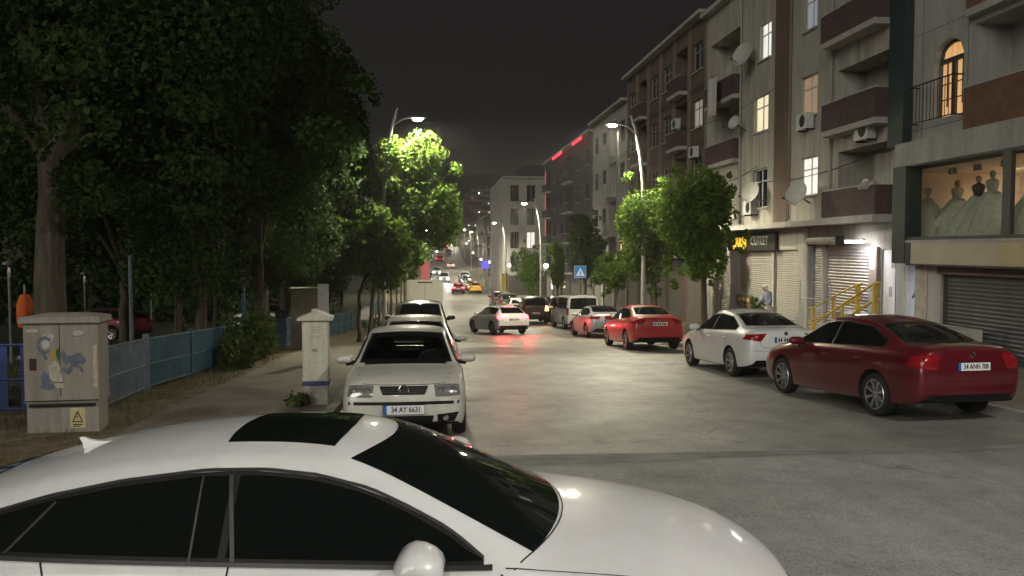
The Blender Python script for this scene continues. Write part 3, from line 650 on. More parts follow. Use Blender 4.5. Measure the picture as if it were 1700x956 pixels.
# plain box van
bv = thing('box_van', 'plain white box van with a bare cargo box parked behind the black crossover', 'van'); place(bv, -.25, 47.0, R(90))
b = MB(); b.box(-2.6,-.98,.75,.9,.98,2.80); bb = b.build('cargo_box', plain('box_panel', (.74,.73,.64), .55), bv)
bm = bmesh.new(); bm.from_mesh(bb.data); bmesh.ops.bevel(bm, geom=bm.edges[:], offset=.05, segments=2, affect='EDGES'); bm.to_mesh(bb.data); bm.free()
b = MB(); b.box(-2.618,-.40,2.62,-2.60,.40,2.68); b.build('vent_slot', M['trim'], bv)
b = MB(); b.box(-2.610,-.006,.78,-2.602,.006,2.6); b.build('door_seam', M['seam'], bv)
b = MB(); b.add([(.95,-.92,.4),(.95,.92,.4),(2.6,-.9,.4),(2.6,.9,.4),(.95,-.88,2.05),(.95,.88,2.05),(1.7,-.84,2.05),(1.7,.84,2.05),(2.5,-.88,1.15),(2.5,.88,1.15),(2.62,-.88,1.0),(2.62,.88,1.0)], [(0,4,6,8,10,2),(1,3,11,9,7,5),(0,1,5,4),(4,5,7,6),(6,7,9,8),(8,9,11,10),(10,11,3,2),(0,2,3,1)]); b.build('cab', M['white2'], bv)
b = MB(); b.box(-2.55,-.75,.5,.95,.75,.74); b.build('chassis', M['under'], bv)
tm_, rm_ = wheel_meshes(.34,.22,6,.22)
for wx in (1.9,-1.6):
    for s in (1,-1):
        w = link('wheel', tm_, bv, (wx, s*.82, .34)); w.rotation_euler = (0,0,math.pi if s < 0 else 0); link('rim', rm_, w)
for s in (1,-1):
    b = MB(); b.box(-2.63, s*.82-.06, .56, -2.58, s*.82+.06, .70); b.build('taillight', M['tail'], bv)
# orange tail light of the brown van: a lit lamp
for o in list(COL.objects):
    if o.get('label','').startswith('dark brown small van'):
        tl = [c for c in COL.objects if c.parent == o and c.name.startswith('taillight')]
        tl[1].data = tl[1].data.copy(); tl[1].data.materials[0] = M['orangeon']
# ------------------------------------------------------------------ surfaces of the setting
def asphalt(name, base, rough0, rough1, patch_scale, dark=.55):
    m, nt, b = new_mat(name)
    n1 = noise(nt, .35, 5, .65); n2 = noise(nt, 2.3, 6, .7); n3 = noise(nt, 42, 4, .8); n5 = noise(nt, .9, 4, .6, (1, .06, 1))
    r1 = ramp(nt, n1.outputs['Fac'], tuple(c*dark for c in base), tuple(c*1.25 for c in base), .35, .68)
    r2 = ramp(nt, n2.outputs['Fac'], (.82,.82,.82), (1.10,1.10,1.09), .35, .65)
    r3 = ramp(nt, n3.outputs['Fac'], (.35,.35,.35), (1.65,1.65,1.62), .3, .72)
    r5 = ramp(nt, n5.outputs['Fac'], (.88,.88,.88), (1.08,1.08,1.08), .4, .6)
    a = mixc(nt, r1.outputs[0], r2.outputs[0], 1); a = mixc(nt, a.outputs[0], r3.outputs[0], .85); a = mixc(nt, a.outputs[0], r5.outputs[0], .8)
    # tar-filled cracks
    t = nt.nodes.new('ShaderNodeTexCoord'); wn = nt.nodes.new('ShaderNodeTexNoise'); wn.inputs['Scale'].default_value = 1.2; wn.inputs['Detail'].default_value = 5
    ad = nt.nodes.new('ShaderNodeVectorMath'); ad.operation = 'MULTIPLY_ADD'; ad.inputs[1].default_value = (1.6, 1.6, 1.6)
    nt.links.new(t.outputs['Object'], wn.inputs['Vector']); nt.links.new(wn.outputs['Color'], ad.inputs[0]); nt.links.new(t.outputs['Object'], ad.inputs[2])
    v = nt.nodes.new('ShaderNodeTexVoronoi'); v.feature = 'DISTANCE_TO_EDGE'; v.inputs['Scale'].default_value = .16; nt.links.new(ad.outputs[0], v.inputs['Vector'])
    rc = ramp(nt, v.outputs['Distance'], (.42,.42,.42), (1,1,1), .0, .006)
    a = mixc(nt, a.outputs[0], rc.outputs[0], .8)
    nt.links.new(a.outputs[0], b.inputs['Base Color'])
    n4 = noise(nt, 1.1, 5, .65); rr = ramp(nt, n4.outputs['Fac'], (rough0,)*3, (rough1,)*3, .35, .65); nt.links.new(rr.outputs[0], b.inputs['Roughness'])
    sset(b, Specular_IOR_Level=.45); bump(nt, b, n3.outputs['Fac'], .55, .012); return m
M['road'] = asphalt('street_asphalt', (.235,.23,.212), .36, .55, 1, .8)
M['cross'] = asphalt('cross_street_asphalt', (.225,.222,.218), .5, .7, 1, .85)
M['tar'] = rough_mat('tar_seam', (.20,.196,.186), .7, .4, 2)
def dirt_mat():
    m, nt, b = new_mat('dry_verge'); n1 = noise(nt, .8, 6, .7); n2 = noise(nt, 26, 5, .75); n3 = noise(nt, 3.2, 6, .7)
    r1 = ramp(nt, n1.outputs['Fac'], (.13,.10,.062), (.20,.155,.095), .35, .65); r3 = ramp(nt, n3.outputs['Fac'], (.50,.58,.40), (1.15,1.1,1.0), .36, .62); r2 = ramp(nt, n2.outputs['Fac'], (.5,.5,.48), (1.35,1.32,1.25))
    a = mixc(nt, r1.outputs[0], r3.outputs[0], .9); a = mixc(nt, a.outputs[0], r2.outputs[0], .9); nt.links.new(a.outputs[0], b.inputs['Base Color']); sset(b, Roughness=.95); bump(nt, b, n2.outputs['Fac'], .8, .03); return m
M['dirt'] = dirt_mat()
def paving(name, c, sc):
    m, nt, b = new_mat(name); t = nt.nodes.new('ShaderNodeTexCoord'); br = nt.nodes.new('ShaderNodeTexBrick'); br.inputs['Scale'].default_value = sc
    br.inputs['Color1'].default_value = (*c, 1); br.inputs['Color2'].default_value = (*[x*.8 for x in c], 1); br.inputs['Mortar'].default_value = (*[x*.45 for x in c], 1); br.inputs['Mortar Size'].default_value = .015
    nt.links.new(t.outputs['Object'], br.inputs['Vector']); n = noise(nt, 1.3, 6, .7); r = ramp(nt, n.outputs['Fac'], (.55,.53,.5), (1.15,1.12,1.08)); n2 = noise(nt, 30, 4); r2 = ramp(nt, n2.outputs['Fac'], (.75,)*3, (1.15,)*3)
    a = mixc(nt, br.outputs['Color'], r.outputs[0], .9); a = mixc(nt, a.outputs[0], r2.outputs[0], .8); nt.links.new(a.outputs[0], b.inputs['Base Color']); sset(b, Roughness=.8); bump(nt, b, n2.outputs['Fac'], .3, .01); return m
M['pave'] = paving('pavement_slabs', (.22,.19,.15), 1.6)
M['kerb'] = rough_mat('kerb_stone', (.27,.26,.24), .8, .4, 2.5)
M['hill'] = rough_mat('hill_ground', (.03,.032,.024), .95, .5, .05)
M['lawn'] = rough_mat('night_lawn', (.035,.045,.020), .95, .4, .8, 0, .6, 30)  # night darkness of the park put into the grass colour
YS = [-60,-20,0,4]+[5+.75*i for i in range(90)]+[73+3*i for i in range(43)]+[203+8*i for i in range(63)]
def sheet(name, x0, x1, y0, y1, dz, m, xs=None, zf=None, side=False):
    ys = sorted({y0, y1}|{y for y in YS if y0 < y < y1}); xs = xs or [x0, x1]; b = MB(); W = len(xs)
    vs = [(x, y, g(y)+dz+(zf(x, y) if zf else 0)) for y in ys for x in xs]
    fs = [(j*W+i, j*W+i+1, (j+1)*W+i+1, (j+1)*W+i) for j in range(len(ys)-1) for i in range(W-1)]
    if side:
        n0 = len(vs)
        bd = [i for i in range(W)]+[j*W+W-1 for j in range(1, len(ys))]+[(len(ys)-1)*W+i for i in range(W-2, -1, -1)]+[j*W for j in range(len(ys)-2, 0, -1)]
        vs += [(vs[i][0], vs[i][1], vs[i][2]-side) for i in bd]; k = len(bd)
        fs += [(bd[(i+1) % k], bd[i], n0+i, n0+(i+1) % k) for i in range(k)]
    b.add(vs, fs); return struct(b.build(name, m, None, False))
gx = [-900,-300,-120,-60,-30,-10,20,60,120,300,900]
sheet('ground', -900, 900, -60, 700, -.12, M['dirt'], gx)
sheet('road', -1.45, 8.6, 9.45, 520, 0, M['road'], [-1.45, 1.5, 5, 8.6])
sheet('cross_street', -90, 90, -40, 9.45, 0, M['cross'], [-90,-40,-15,-5,0,5,15,40,90])
sheet('verge', -70, -4.1, 9.9, 200, .10, M['dirt'], [-70,-30,-15,-8,-6,-4.1], side=.4)
sheet('park_lawn', -70, -5.75, 14.0, 200, .106, M['lawn'], [-70,-30,-15,-8,-5.75])
sheet('pavement', -4.1, -1.60, 9.9, 500, .11, M['pave'], side=.4)
sheet('pavement', 8.75, 13.6, 10.6, 500, .12, M['pave'], side=.4)
sheet('kerb', -1.60, -1.45, 9.9, 500, .13, M['kerb'], side=.4)
sheet('kerb', 8.6, 8.75, 10.6, 500, .14, M['kerb'], side=.4)
sheet('pavement', 13.6, 60, 10.6, 24, .12, M['pave'], side=.4)
b = MB(); 
for i in range(60):
    x = -1.3+i*.5
    if x > 26: break
    def yy(q): return 9.30+.05*math.sin(q*.7)+.03*math.sin(q*1.9)+.012*q
    def wd(q): return .10+.16*(.5+.5*math.sin(q*.55+1))**2
    b.add([(x, yy(x)-wd(x), .004+g(yy(x)-wd(x))), (x+.5, yy(x+.5)-wd(x+.5), .004+g(yy(x+.5)-wd(x+.5))), (x+.5, yy(x+.5)+wd(x+.5), .004+g(yy(x+.5)+wd(x+.5))), (x, yy(x)+wd(x), .004+g(yy(x)+wd(x)))], [(0,1,2,3)])
struct(b.build('tar_joint', M['tar']))
b = MB(); gxs = [-1200+100*i for i in range(25)]; rnd = random.Random(4)
hh = {}
def hillz(x, y): return 45+(y-700)*.115+9*math.sin(x*.008+1.3)*min(1, (y-700)/200)+5*math.sin(x*.021+y*.01)*min(1, (y-700)/200)
ysx = [700+60*i for i in range(10)]
b.add([(x, y, hillz(x, y) if y < 1200 else hillz(x, 1200)-(y-1200)*.3-.2) for y in ysx for x in gxs], [(j*25+i, j*25+i+1, (j+1)*25+i+1, (j+1)*25+i) for j in range(9) for i in range(24)])
struct(b.build('hill', M['hill'], None, True, 80))
# ------------------------------------------------------------------ street lamps
M['pole'] = rough_mat('galvanised_pole', (.42,.42,.41), .5, .25, 3, .5, .05)
M['lens'] = emis('lamp_lens', (1,.93,.72), 60)
M['globe'] = emis('lamp_globe', (1,.93,.78), 5)
M['housing'] = plain('lamp_housing', (.25,.25,.25), .5, .3)
def lamp_meshes():
    p = MB(); pts = [(0,0,0),(0,0,2.5),(0,0,5),(.05,0,6.2),(.18,0,7.3),(.40,0,8.3),(.60,0,8.85)]
    p.tube(pts, [.11,.10,.085,.078,.07,.062,.055], 12); p.lathe([(.17,0),(.17,.03),(.12,.05),(.12,.5),(.10,.52)], 12)
    for k in range(4):
        a = R(45+90*k); p.tube([(.14*math.cos(a), .14*math.sin(a), .02), (.14*math.cos(a), .14*math.sin(a), .08)], .015, 6)
    a = MB(); a.tube([(.36,0,8.15),(.75,0,8.42),(1.05,0,8.50)], [.04,.035,.03], 8)
    h = MB(); prof_ = [(1.0,.05,.05),(1.15,.11,.08),(1.5,.13,.09),(1.68,.10,.06),(1.74,.04,.03)]
    vs = []
    for x, w, t in prof_: vs += [(x,-w,8.48),(x,-w*.7,8.48+t),(x,w*.7,8.48+t),(x,w,8.48)]
    fs = [(i*4+k, i*4+(k+1) % 4, (i+1)*4+(k+1) % 4, (i+1)*4+k) for i in range(4) for k in range(4)]+[(3,2,1,0),(16,17,18,19)]
    h.add(vs, fs)
    l = MB(); l.lathe([(.0,8.37),(.07,8.39),(.105,8.43),(.115,8.478)], 16, 'z', (0,0,0)); l.v = [(v[0]*1.9+1.40, v[1], v[2]) for v in l.v]
    ga = MB(); ga.tube([(0,0,3.45),(-.25,0,3.55),(-.42,0,3.5)], .025, 8); ga.lathe([(.03,3.40),(.09,3.44),(.09,3.48),(.03,3.5)], 12, 'z', (-.42,0,0))
    gl = MB(); gl.sphere((-.42,0,3.66), .20, 16, 10)
    return dict(pole=p.mesh('pole', [M['pole']], True, 40, True), arm=a.mesh('arm', [M['pole']], True, 40, True), lamp_head=h.mesh('lamp_head', [M['housing']], True, 40, True), lamp_lens=l.mesh('lamp_lens', [M['lens']], True, None, True), globe_arm=ga.mesh('globe_arm', [M['housing']], True, 40, True), globe=gl.mesh('globe', [M['globe']], True, None, True))
LM = lamp_meshes()
LAMP_W = 11000
def street_lamp(x, y, right, label, group, lit=True, power=1.0, globe=True):
    t = thing('street_lamp', label, 'street lamp', (x, y, g(y)+.1), R(180) if right else 0, group)
    for nm, me in LM.items():
        if nm.startswith('globe') and not globe: continue
        o = link(nm, me, t); t.scale = (1,1,1.07)
        if nm == 'lamp_lens' and not lit: o.data = me.copy(); o.data.materials[0] = M['housing']
    if lit:
        ld = bpy.data.lights.new('lamp_light', 'SPOT'); ld.energy = LAMP_W*power; ld.spot_size = R(168); ld.spot_blend = .55; ld.shadow_soft_size = .12; ld.color = (1,.92,.68) if y > 10 else (1,.95,.86)
        lo = link('lamp_light', ld, t, (1.40,0,8.40)); lo.rotation_euler = (0, R(-10), 0)
    return t
gp = 'street lamps along the street'
for k, (y, lit, lb) in enumerate(((1.5, True, 'curved street lamp by the corner of the cross street'),(34.4, True, 'brightly lit curved street lamp above the two clipped trees'),(66.8, True, 'lit curved street lamp behind the blue crossing sign'),(98, True, 'lit curved street lamp before the pale gabled building'),(131, False, 'curved street lamp with an unlit head past the pale building'),(152, True, 'lit curved street lamp second past the pale building'),(180, True, 'lit curved street lamp third past the pale building'),(212, False, 'curved street lamp at the foot of the far hill'),(262, True, 'small lit street lamp low on the far hill'))):
    street_lamp(9.2, y, True, lb, gp, lit, (.60 if k == 0 else 1), globe=k > 1)
for k, (y, lb) in enumerate(((-7, 'curved street lamp across the cross street near the cabinet'),(33.8, 'lit street lamp rising out of the brightly lit leafy tree'),(67, 'lit street lamp among the far trees along the fence'),(101, 'lit street lamp by the red banner'),(134, 'lit street lamp at the far end of the fence trees'))):
    street_lamp(-1.85 if k else -3.4, y, False, lb, gp, True, (.29 if k == 0 else 1), globe=k > 1)
# ------------------------------------------------------------------ foliage
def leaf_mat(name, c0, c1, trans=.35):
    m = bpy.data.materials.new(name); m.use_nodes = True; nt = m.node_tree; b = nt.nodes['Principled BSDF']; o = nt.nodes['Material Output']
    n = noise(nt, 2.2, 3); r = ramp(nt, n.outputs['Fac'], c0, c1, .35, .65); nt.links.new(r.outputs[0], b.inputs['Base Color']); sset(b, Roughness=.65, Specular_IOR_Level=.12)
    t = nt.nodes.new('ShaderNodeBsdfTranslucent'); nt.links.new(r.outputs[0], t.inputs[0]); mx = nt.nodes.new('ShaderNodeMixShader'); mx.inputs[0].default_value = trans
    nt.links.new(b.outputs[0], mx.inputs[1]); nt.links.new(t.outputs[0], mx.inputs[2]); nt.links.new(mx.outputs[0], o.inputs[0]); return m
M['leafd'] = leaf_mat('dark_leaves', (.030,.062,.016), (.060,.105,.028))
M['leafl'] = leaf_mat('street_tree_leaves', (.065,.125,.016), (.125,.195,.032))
M['leafb'] = leaf_mat('bush_leaves', (.05,.09,.02), (.09,.13,.03))
M['bark'] = rough_mat('bark', (.09,.07,.052), .9, .5, 5, 0, .8, 14, True)
M['barkp'] = rough_mat('pale_bark', (.10,.082,.058), .9, .5, 5, 0, .8, 14, True)
def leaves(mb, pts, size, rnd, mi=0):
    for p, nrm in pts:
        s = size*rnd.uniform(.6, 1.25); n = (nrm*.5+Vector((rnd.gauss(0,1), rnd.gauss(0,1), rnd.gauss(.5,.9)))).normalized()
        a = n.orthogonal().normalized(); a = (Matrix.Rotation(rnd.uniform(0, 6.28), 3, n)@a); b_ = n.cross(a)
        q = -n*s*.16
        mb.add([p-a*s*.55, p-a*s*.1+b_*s*.42+q, p+a*s*.6+q*.6, p-a*s*.1-b_*s*.42+q, p+a*s*.18+b_*s*.30+q, p+a*s*.18-b_*s*.30+q], [(0,1,4,2),(0,2,5,3)], mi)
def crown_pts(clumps, n, rnd, fill=.55):
    tot = sum(c[1][0]*c[1][1]+c[1][2]*c[1][0] for c in clumps); out = []
    for c, r in clumps:
        k = int(n*(r[0]*r[1]+r[2]*r[0])/tot)
        for _ in range(k):
            d = Vector((rnd.gauss(0,1), rnd.gauss(0,1), rnd.gauss(0,1))).normalized(); rr = rnd.uniform(fill, 1.05)**.8
            out.append((Vector((c[0]+d.x*r[0]*rr, c[1]+d.y*r[1]*rr, c[2]+d.z*r[2]*rr)), d))
    return out
def tree(name, label, x, y, crown, rad, n, size, trunk_r, mat='leafd', group=None, seed=1, nclump=16, cr=.42, lean=(0,0), bark='bark', fork=.6, z0=None, nlimb=6):
    """crown = (dx, dy, height of centre above the base); rad = its radii"""
    if mat == 'leafd' and name == 'plane_tree': k_ = 3.4 if seed in (11,12,13) else 2.1; n = int(n*k_); size *= .47 if seed in (11,12,13) else .62
    elif n > 3000: n = int(n*1.5); size *= .78
    rnd = random.Random(seed); z = g(y)+.08 if z0 is None else z0
    t = thing(name, label, 'tree' if 'shrub' not in name else 'shrub', (x, y, z), 0, group); C = Vector(crown); r = Vector(rad)
    cl = []
    for i in range(nclump):
        d = Vector((rnd.gauss(0,1), rnd.gauss(0,1), rnd.gauss(0,1))).normalized()*rnd.uniform(.35, .82); s = cr*rnd.uniform(.7, 1.25)
        cl.append((Vector((C.x+d.x*r.x, C.y+d.y*r.y, C.z+d.z*r.z)), (r.x*s, r.y*s, r.z*s)))
    for i in range(nclump):
        d = Vector((rnd.gauss(0,1), rnd.gauss(0,1), rnd.gauss(.1,1))).normalized()*rnd.uniform(.85, 1.18); s = cr*rnd.uniform(.18, .42)
        cl.append((Vector((C.x+d.x*r.x, C.y+d.y*r.y, C.z+d.z*r.z)), (r.x*s, r.y*s, r.z*s*.8)))
    cl.append((C, (r.x*.5, r.y*.5, r.z*.5)))
    b = MB(); leaves(b, crown_pts(cl, n, rnd), size, rnd)
    b.build('crown', M[mat], t)
    tb = MB(); f = Vector((lean[0], lean[1], (C.z-r.z*.55)*fork+.3)); k = 6
    tp = [Vector((f.x*(i/k)**1.3+rnd.uniform(-.03,.03)*(i > 0), f.y*(i/k)**1.3+rnd.uniform(-.03,.03)*(i > 0), f.z*i/k)) for i in range(k+1)]
    tb.tube(tp, [trunk_r*(1.3 if i == 0 else 1-.35*i/k) for i in range(k+1)], 12)
    for i in range(nlimb):
        c = cl[i % len(cl)][0]; mid = tp[-1].lerp(c, .5)+Vector((rnd.uniform(-.2,.2), rnd.uniform(-.2,.2), .25))
        s = tp[-1]-Vector((0,0,.12)); tb.tube([s, s.lerp(mid, .5)+Vector((0,0,.05)), mid, c], [trunk_r*.55, trunk_r*.42, trunk_r*.3, trunk_r*.1], 7)
    tb.build('trunk', M[bark], t, True, 60)
    return t
# trees of the park behind the fence
gt = 'park trees behind the fence'
def pxat(px, y):           # world x seen at column px for a given y
    r = (px-850)/F; return (r*(y*math.cos(TH))+y*math.sin(TH))/(math.cos(TH)-r*math.sin(TH))
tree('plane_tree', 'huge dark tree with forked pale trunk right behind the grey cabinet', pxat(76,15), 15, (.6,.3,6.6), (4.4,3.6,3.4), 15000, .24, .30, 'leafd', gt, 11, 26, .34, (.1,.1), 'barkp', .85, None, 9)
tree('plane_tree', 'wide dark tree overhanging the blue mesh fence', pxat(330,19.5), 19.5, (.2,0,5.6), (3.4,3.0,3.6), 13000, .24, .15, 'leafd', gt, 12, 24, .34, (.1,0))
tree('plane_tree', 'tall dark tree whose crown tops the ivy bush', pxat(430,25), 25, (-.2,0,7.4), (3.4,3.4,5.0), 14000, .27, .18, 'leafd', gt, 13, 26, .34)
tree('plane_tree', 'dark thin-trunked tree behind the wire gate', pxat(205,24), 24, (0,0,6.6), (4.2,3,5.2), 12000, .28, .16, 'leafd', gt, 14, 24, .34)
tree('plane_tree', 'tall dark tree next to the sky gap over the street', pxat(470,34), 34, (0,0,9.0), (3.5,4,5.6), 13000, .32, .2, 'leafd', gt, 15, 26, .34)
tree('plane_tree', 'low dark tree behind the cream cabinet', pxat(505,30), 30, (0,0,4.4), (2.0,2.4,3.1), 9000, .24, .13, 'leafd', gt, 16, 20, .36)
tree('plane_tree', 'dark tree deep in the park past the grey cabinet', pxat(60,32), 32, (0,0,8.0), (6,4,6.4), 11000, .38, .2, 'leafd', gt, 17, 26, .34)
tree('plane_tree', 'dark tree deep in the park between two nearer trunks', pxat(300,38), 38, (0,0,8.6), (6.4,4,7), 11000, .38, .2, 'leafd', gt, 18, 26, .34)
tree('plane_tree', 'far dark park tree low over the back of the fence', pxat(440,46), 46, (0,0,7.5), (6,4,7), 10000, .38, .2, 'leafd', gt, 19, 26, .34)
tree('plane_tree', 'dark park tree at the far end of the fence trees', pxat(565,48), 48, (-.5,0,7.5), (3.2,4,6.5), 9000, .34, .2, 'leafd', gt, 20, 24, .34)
# street trees on the fence side
gs_ = 'street trees along the fence'
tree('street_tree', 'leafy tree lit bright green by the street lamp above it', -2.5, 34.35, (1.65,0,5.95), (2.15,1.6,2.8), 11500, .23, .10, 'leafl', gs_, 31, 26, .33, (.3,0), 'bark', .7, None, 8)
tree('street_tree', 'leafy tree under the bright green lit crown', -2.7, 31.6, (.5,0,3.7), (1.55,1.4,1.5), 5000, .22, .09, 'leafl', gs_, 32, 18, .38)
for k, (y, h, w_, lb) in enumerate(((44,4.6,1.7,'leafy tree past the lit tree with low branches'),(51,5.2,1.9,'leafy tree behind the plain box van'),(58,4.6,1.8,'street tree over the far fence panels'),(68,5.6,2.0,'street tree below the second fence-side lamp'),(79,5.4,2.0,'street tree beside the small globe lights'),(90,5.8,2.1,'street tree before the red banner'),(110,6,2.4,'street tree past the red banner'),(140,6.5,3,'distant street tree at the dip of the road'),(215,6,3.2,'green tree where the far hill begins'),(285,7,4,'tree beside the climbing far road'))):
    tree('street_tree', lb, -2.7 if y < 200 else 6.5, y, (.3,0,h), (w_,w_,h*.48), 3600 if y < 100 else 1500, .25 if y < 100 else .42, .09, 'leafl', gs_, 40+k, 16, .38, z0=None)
# clipped trees on the shop side
gr_ = 'street trees on the shop pavement'
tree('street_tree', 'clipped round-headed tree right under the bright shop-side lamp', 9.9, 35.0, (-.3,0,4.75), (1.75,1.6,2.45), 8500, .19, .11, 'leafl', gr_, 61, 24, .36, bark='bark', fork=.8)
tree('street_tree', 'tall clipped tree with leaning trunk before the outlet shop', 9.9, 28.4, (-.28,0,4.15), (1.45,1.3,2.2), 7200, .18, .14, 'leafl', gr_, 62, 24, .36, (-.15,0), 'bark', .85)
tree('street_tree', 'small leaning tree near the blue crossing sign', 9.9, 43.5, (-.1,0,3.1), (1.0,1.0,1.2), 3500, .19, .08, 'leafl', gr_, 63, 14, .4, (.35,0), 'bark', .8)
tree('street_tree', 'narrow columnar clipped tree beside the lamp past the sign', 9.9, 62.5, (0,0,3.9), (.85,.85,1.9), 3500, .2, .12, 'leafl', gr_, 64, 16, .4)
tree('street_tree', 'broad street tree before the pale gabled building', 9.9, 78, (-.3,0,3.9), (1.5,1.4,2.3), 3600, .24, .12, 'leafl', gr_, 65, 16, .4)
tree('street_tree', 'dark street tree against the building with red neon', 11.6, 60, (0,0,5.2), (1.6,1.6,2.6), 3600, .24, .12, 'leafd', gr_, 66, 16, .4)
rnd = random.Random(77); b = MB()
for i in range(34):
    x = -62+1.65*i+rnd.uniform(-.5,.5); y = 58+rnd.uniform(-3,3)+(62+x)*.02; hgt = rnd.uniform(2.6, 5.5)
    leaves(b, crown_pts([(Vector((x, y, g(y)+hgt*.45)), (1.7, 1.3, hgt*.6)), (Vector((x+.8, y, g(y)+hgt*.8)), (1.2, 1.0, hgt*.35))], 420, rnd, .5), .42, rnd)
o = b.build('backdrop_shrubs', M['leafd']); o['kind'] = 'stuff'  # dark shrubs added so the park background stays black
# ivy bush on the fence, palm-like shrub, low weeds
def bush(name, label, x, y, rad, n, size, seed, cat='bush', mat='leafb'):
    rnd = random.Random(seed); t = thing(name, label, cat, (x, y, g(y)+.1)); b = MB()
    cl = [(Vector((rnd.uniform(-1,1)*rad[0]*.7, rnd.uniform(-1,1)*rad[1]*.8, rad[2]*rnd.uniform(.3,.8))), (rad[0]*.5, rad[1]*.3, rad[2]*.42)) for _ in range(12)]
    leaves(b, crown_pts(cl, n, rnd, .4), size, rnd); b.build('foliage', M[mat], t)
    s = MB()
    for i in range(8): s.tube([(rnd.uniform(-.1,.1), rnd.uniform(-.3,.3), 0), cl[i][0]*.5+Vector((0,0,.05)), cl[i][0]], [.015,.012,.006], 6)
    s.build('stem', M['bark'], t); return t
bush('ivy_bush', 'ivy bush grown over the blue mesh fence', -4.75, 21.4, (.55,2.2,1.15), 2600, .13, 5)
bush('ivy_bush', 'small weed clump at the foot of the cream cabinet', -2.1, 13.25, (.22,.25,.22), 160, .07, 6)
ps = thing('palm_shrub', 'spiky palm-like shrub by the lamp post on the fence-side pavement', 'shrub', (-2.6, 38.5, g(38.5)+.1)); b = MB(); rnd = random.Random(9)
for i in range(60):
    a = rnd.uniform(0, 6.28); L = rnd.uniform(.8, 1.5); el = rnd.uniform(.2, 1.2); d = Vector((math.cos(a), math.sin(a), 0)); s = Vector((-d.y, d.x, 0))*.035
    P = [Vector((0,0,.5))+d*L*q*math.cos(el)+Vector((0,0,L*(q*math.sin(el)*1.2-q*q*.75))) for q in (0,.35,.7,1)]
    b.add([P[0]-s*.5, P[0]+s*.5, P[1]-s, P[1]+s, P[2]-s*.8, P[2]+s*.8, P[3]], [(0,1,3,2),(2,3,5,4),(4,5,6)])
b.build('foliage', M['leafb'], ps); b = MB(); b.tube([(0,0,0),(0,0,.55)], [.10,.08], 10); b.build('trunk', M['bark'], ps)
b = MB(); rnd = random.Random(21); M['drygrass'] = rough_mat('dry_grass', (.16,.135,.06), .9, .4, 6); M['greengrass'] = rough_mat('green_grass', (.06,.09,.025), .9, .4, 6)
def gdens(x, y): return math.sin(x*1.7+y*.9)+math.sin(x*.6-y*1.3+2)+math.sin(x*3.1+1)*.5
cnt = 0
while cnt < 9000:
    x = rnd.uniform(-12, -4.15); y = rnd.uniform(9.95, 26)
    near = abs(x+5.0) < .5 and y > 13
    if not near and gdens(x, y) < rnd.uniform(-.8, 1.6): continue
    if near and rnd.random() < .3: continue
    h = rnd.uniform(.03, .13)*(1.7 if near else 1); a = rnd.uniform(0, 6.28); d = Vector((math.cos(a), math.sin(a), 0)); s = Vector((-d.y, d.x, 0))*.006; p = Vector((x, y, g(y)+.095))
    b.add([p-s, p+s, p+d*h*.5+Vector((0,0,h))], [(0,1,2)], 0 if rnd.random() < .65 else 1); cnt += 1
o = b.build('verge_grass', [M['drygrass'], M['greengrass']]); o['kind'] = 'stuff'
# ------------------------------------------------------------------ fence side
M['fence'] = rough_mat('blue_fence_paint', (.038,.095,.135), .5, .35, 4, .2, .1)
M['fenceg'] = rough_mat('grey_fence_paint', (.12,.15,.17), .5, .35, 4, .2, .1)
M['fenceb'] = rough_mat('picket_paint', (.03,.05,.16), .5, .35, 4, .1, .1)
def fence_run(t, pts, h, mat, gap, bw, nm='panel', post=.03, z_off=.10, sag=0):
    for (x0, y0), (x1, y1) in zip(pts, pts[1:]):
        a = Vector((x0, y0, g(y0)+z_off)); c = Vector((x1, y1, g(y1)+z_off)); L = (c-a).length; d = (c-a)/L; b = MB(); n = max(3, int(L/gap))
        hz = Vector((d.x, d.y, 0)).normalized(); nr = Vector((-hz.y, hz.x, 0))*.008
        for i in range(n):
            p = a+d*(L*(i+.5)/n); w = hz*bw/2
            b.add([p-w-nr+Vector((0,0,.10)), p+w-nr+Vector((0,0,.10)), p+w+nr+Vector((0,0,.10)), p-w+nr+Vector((0,0,.10)), p-w-nr+Vector((0,0,h-.03)), p+w-nr+Vector((0,0,h-.03)), p+w+nr+Vector((0,0,h-.03)), p-w+nr+Vector((0,0,h-.03))], [(0,1,5,4),(1,2,6,5),(2,3,7,6),(3,0,4,7),(4,5,6,7),(3,2,1,0)])
        for zz in (.10, h*.5, h-.03): b.tube([a+Vector((0,0,zz)), c+Vector((0,0,zz))], .02, 6)
        o = b.build(nm, mat, t, False); o.matrix_parent_inverse = Matrix.Translation(t.location).inverted()
    for (x, y) in pts:
        b = MB(); z = g(y)+z_off-.1; b.box(x-post, y-post, z, x+post, y+post, z+h+.16); o = b.build('post', mat, t); o.matrix_parent_inverse = Matrix.Translation(t.location).inverted()
fl = [(-5.2+(.95)*min(1, (y-15.6)/30), y) for y in [15.6+2.45*k for k in range(27)]]
ft = thing('mesh_fence', 'long blue-green metal fence following the pavement downhill', 'fence', (fl[0][0], fl[0][1], g(15.6)))
fence_run(ft, fl, 1.02, M['fence'], .075, .040)
gt_ = thing('wire_gate', 'grey-blue wire gate between the grey cabinet and the fence', 'gate', (-5.0, 13.0, g(13)))
fence_run(gt_, [(-5.0,13.0),(-5.18,15.45)], 1.02, M['fenceg'], .085, .014, 'gate_leaf', .045)
pf = thing('picket_fence', 'dark blue picket fence beside the grey cabinet', 'fence', (-5.1, 12.85, g(12.85)))
fence_run(pf, [(-5.25,12.75),(-7.4,12.75),(-9.6,12.75),(-11.8,12.75),(-14,12.75)], 1.10, M['fenceb'], .30, .12)
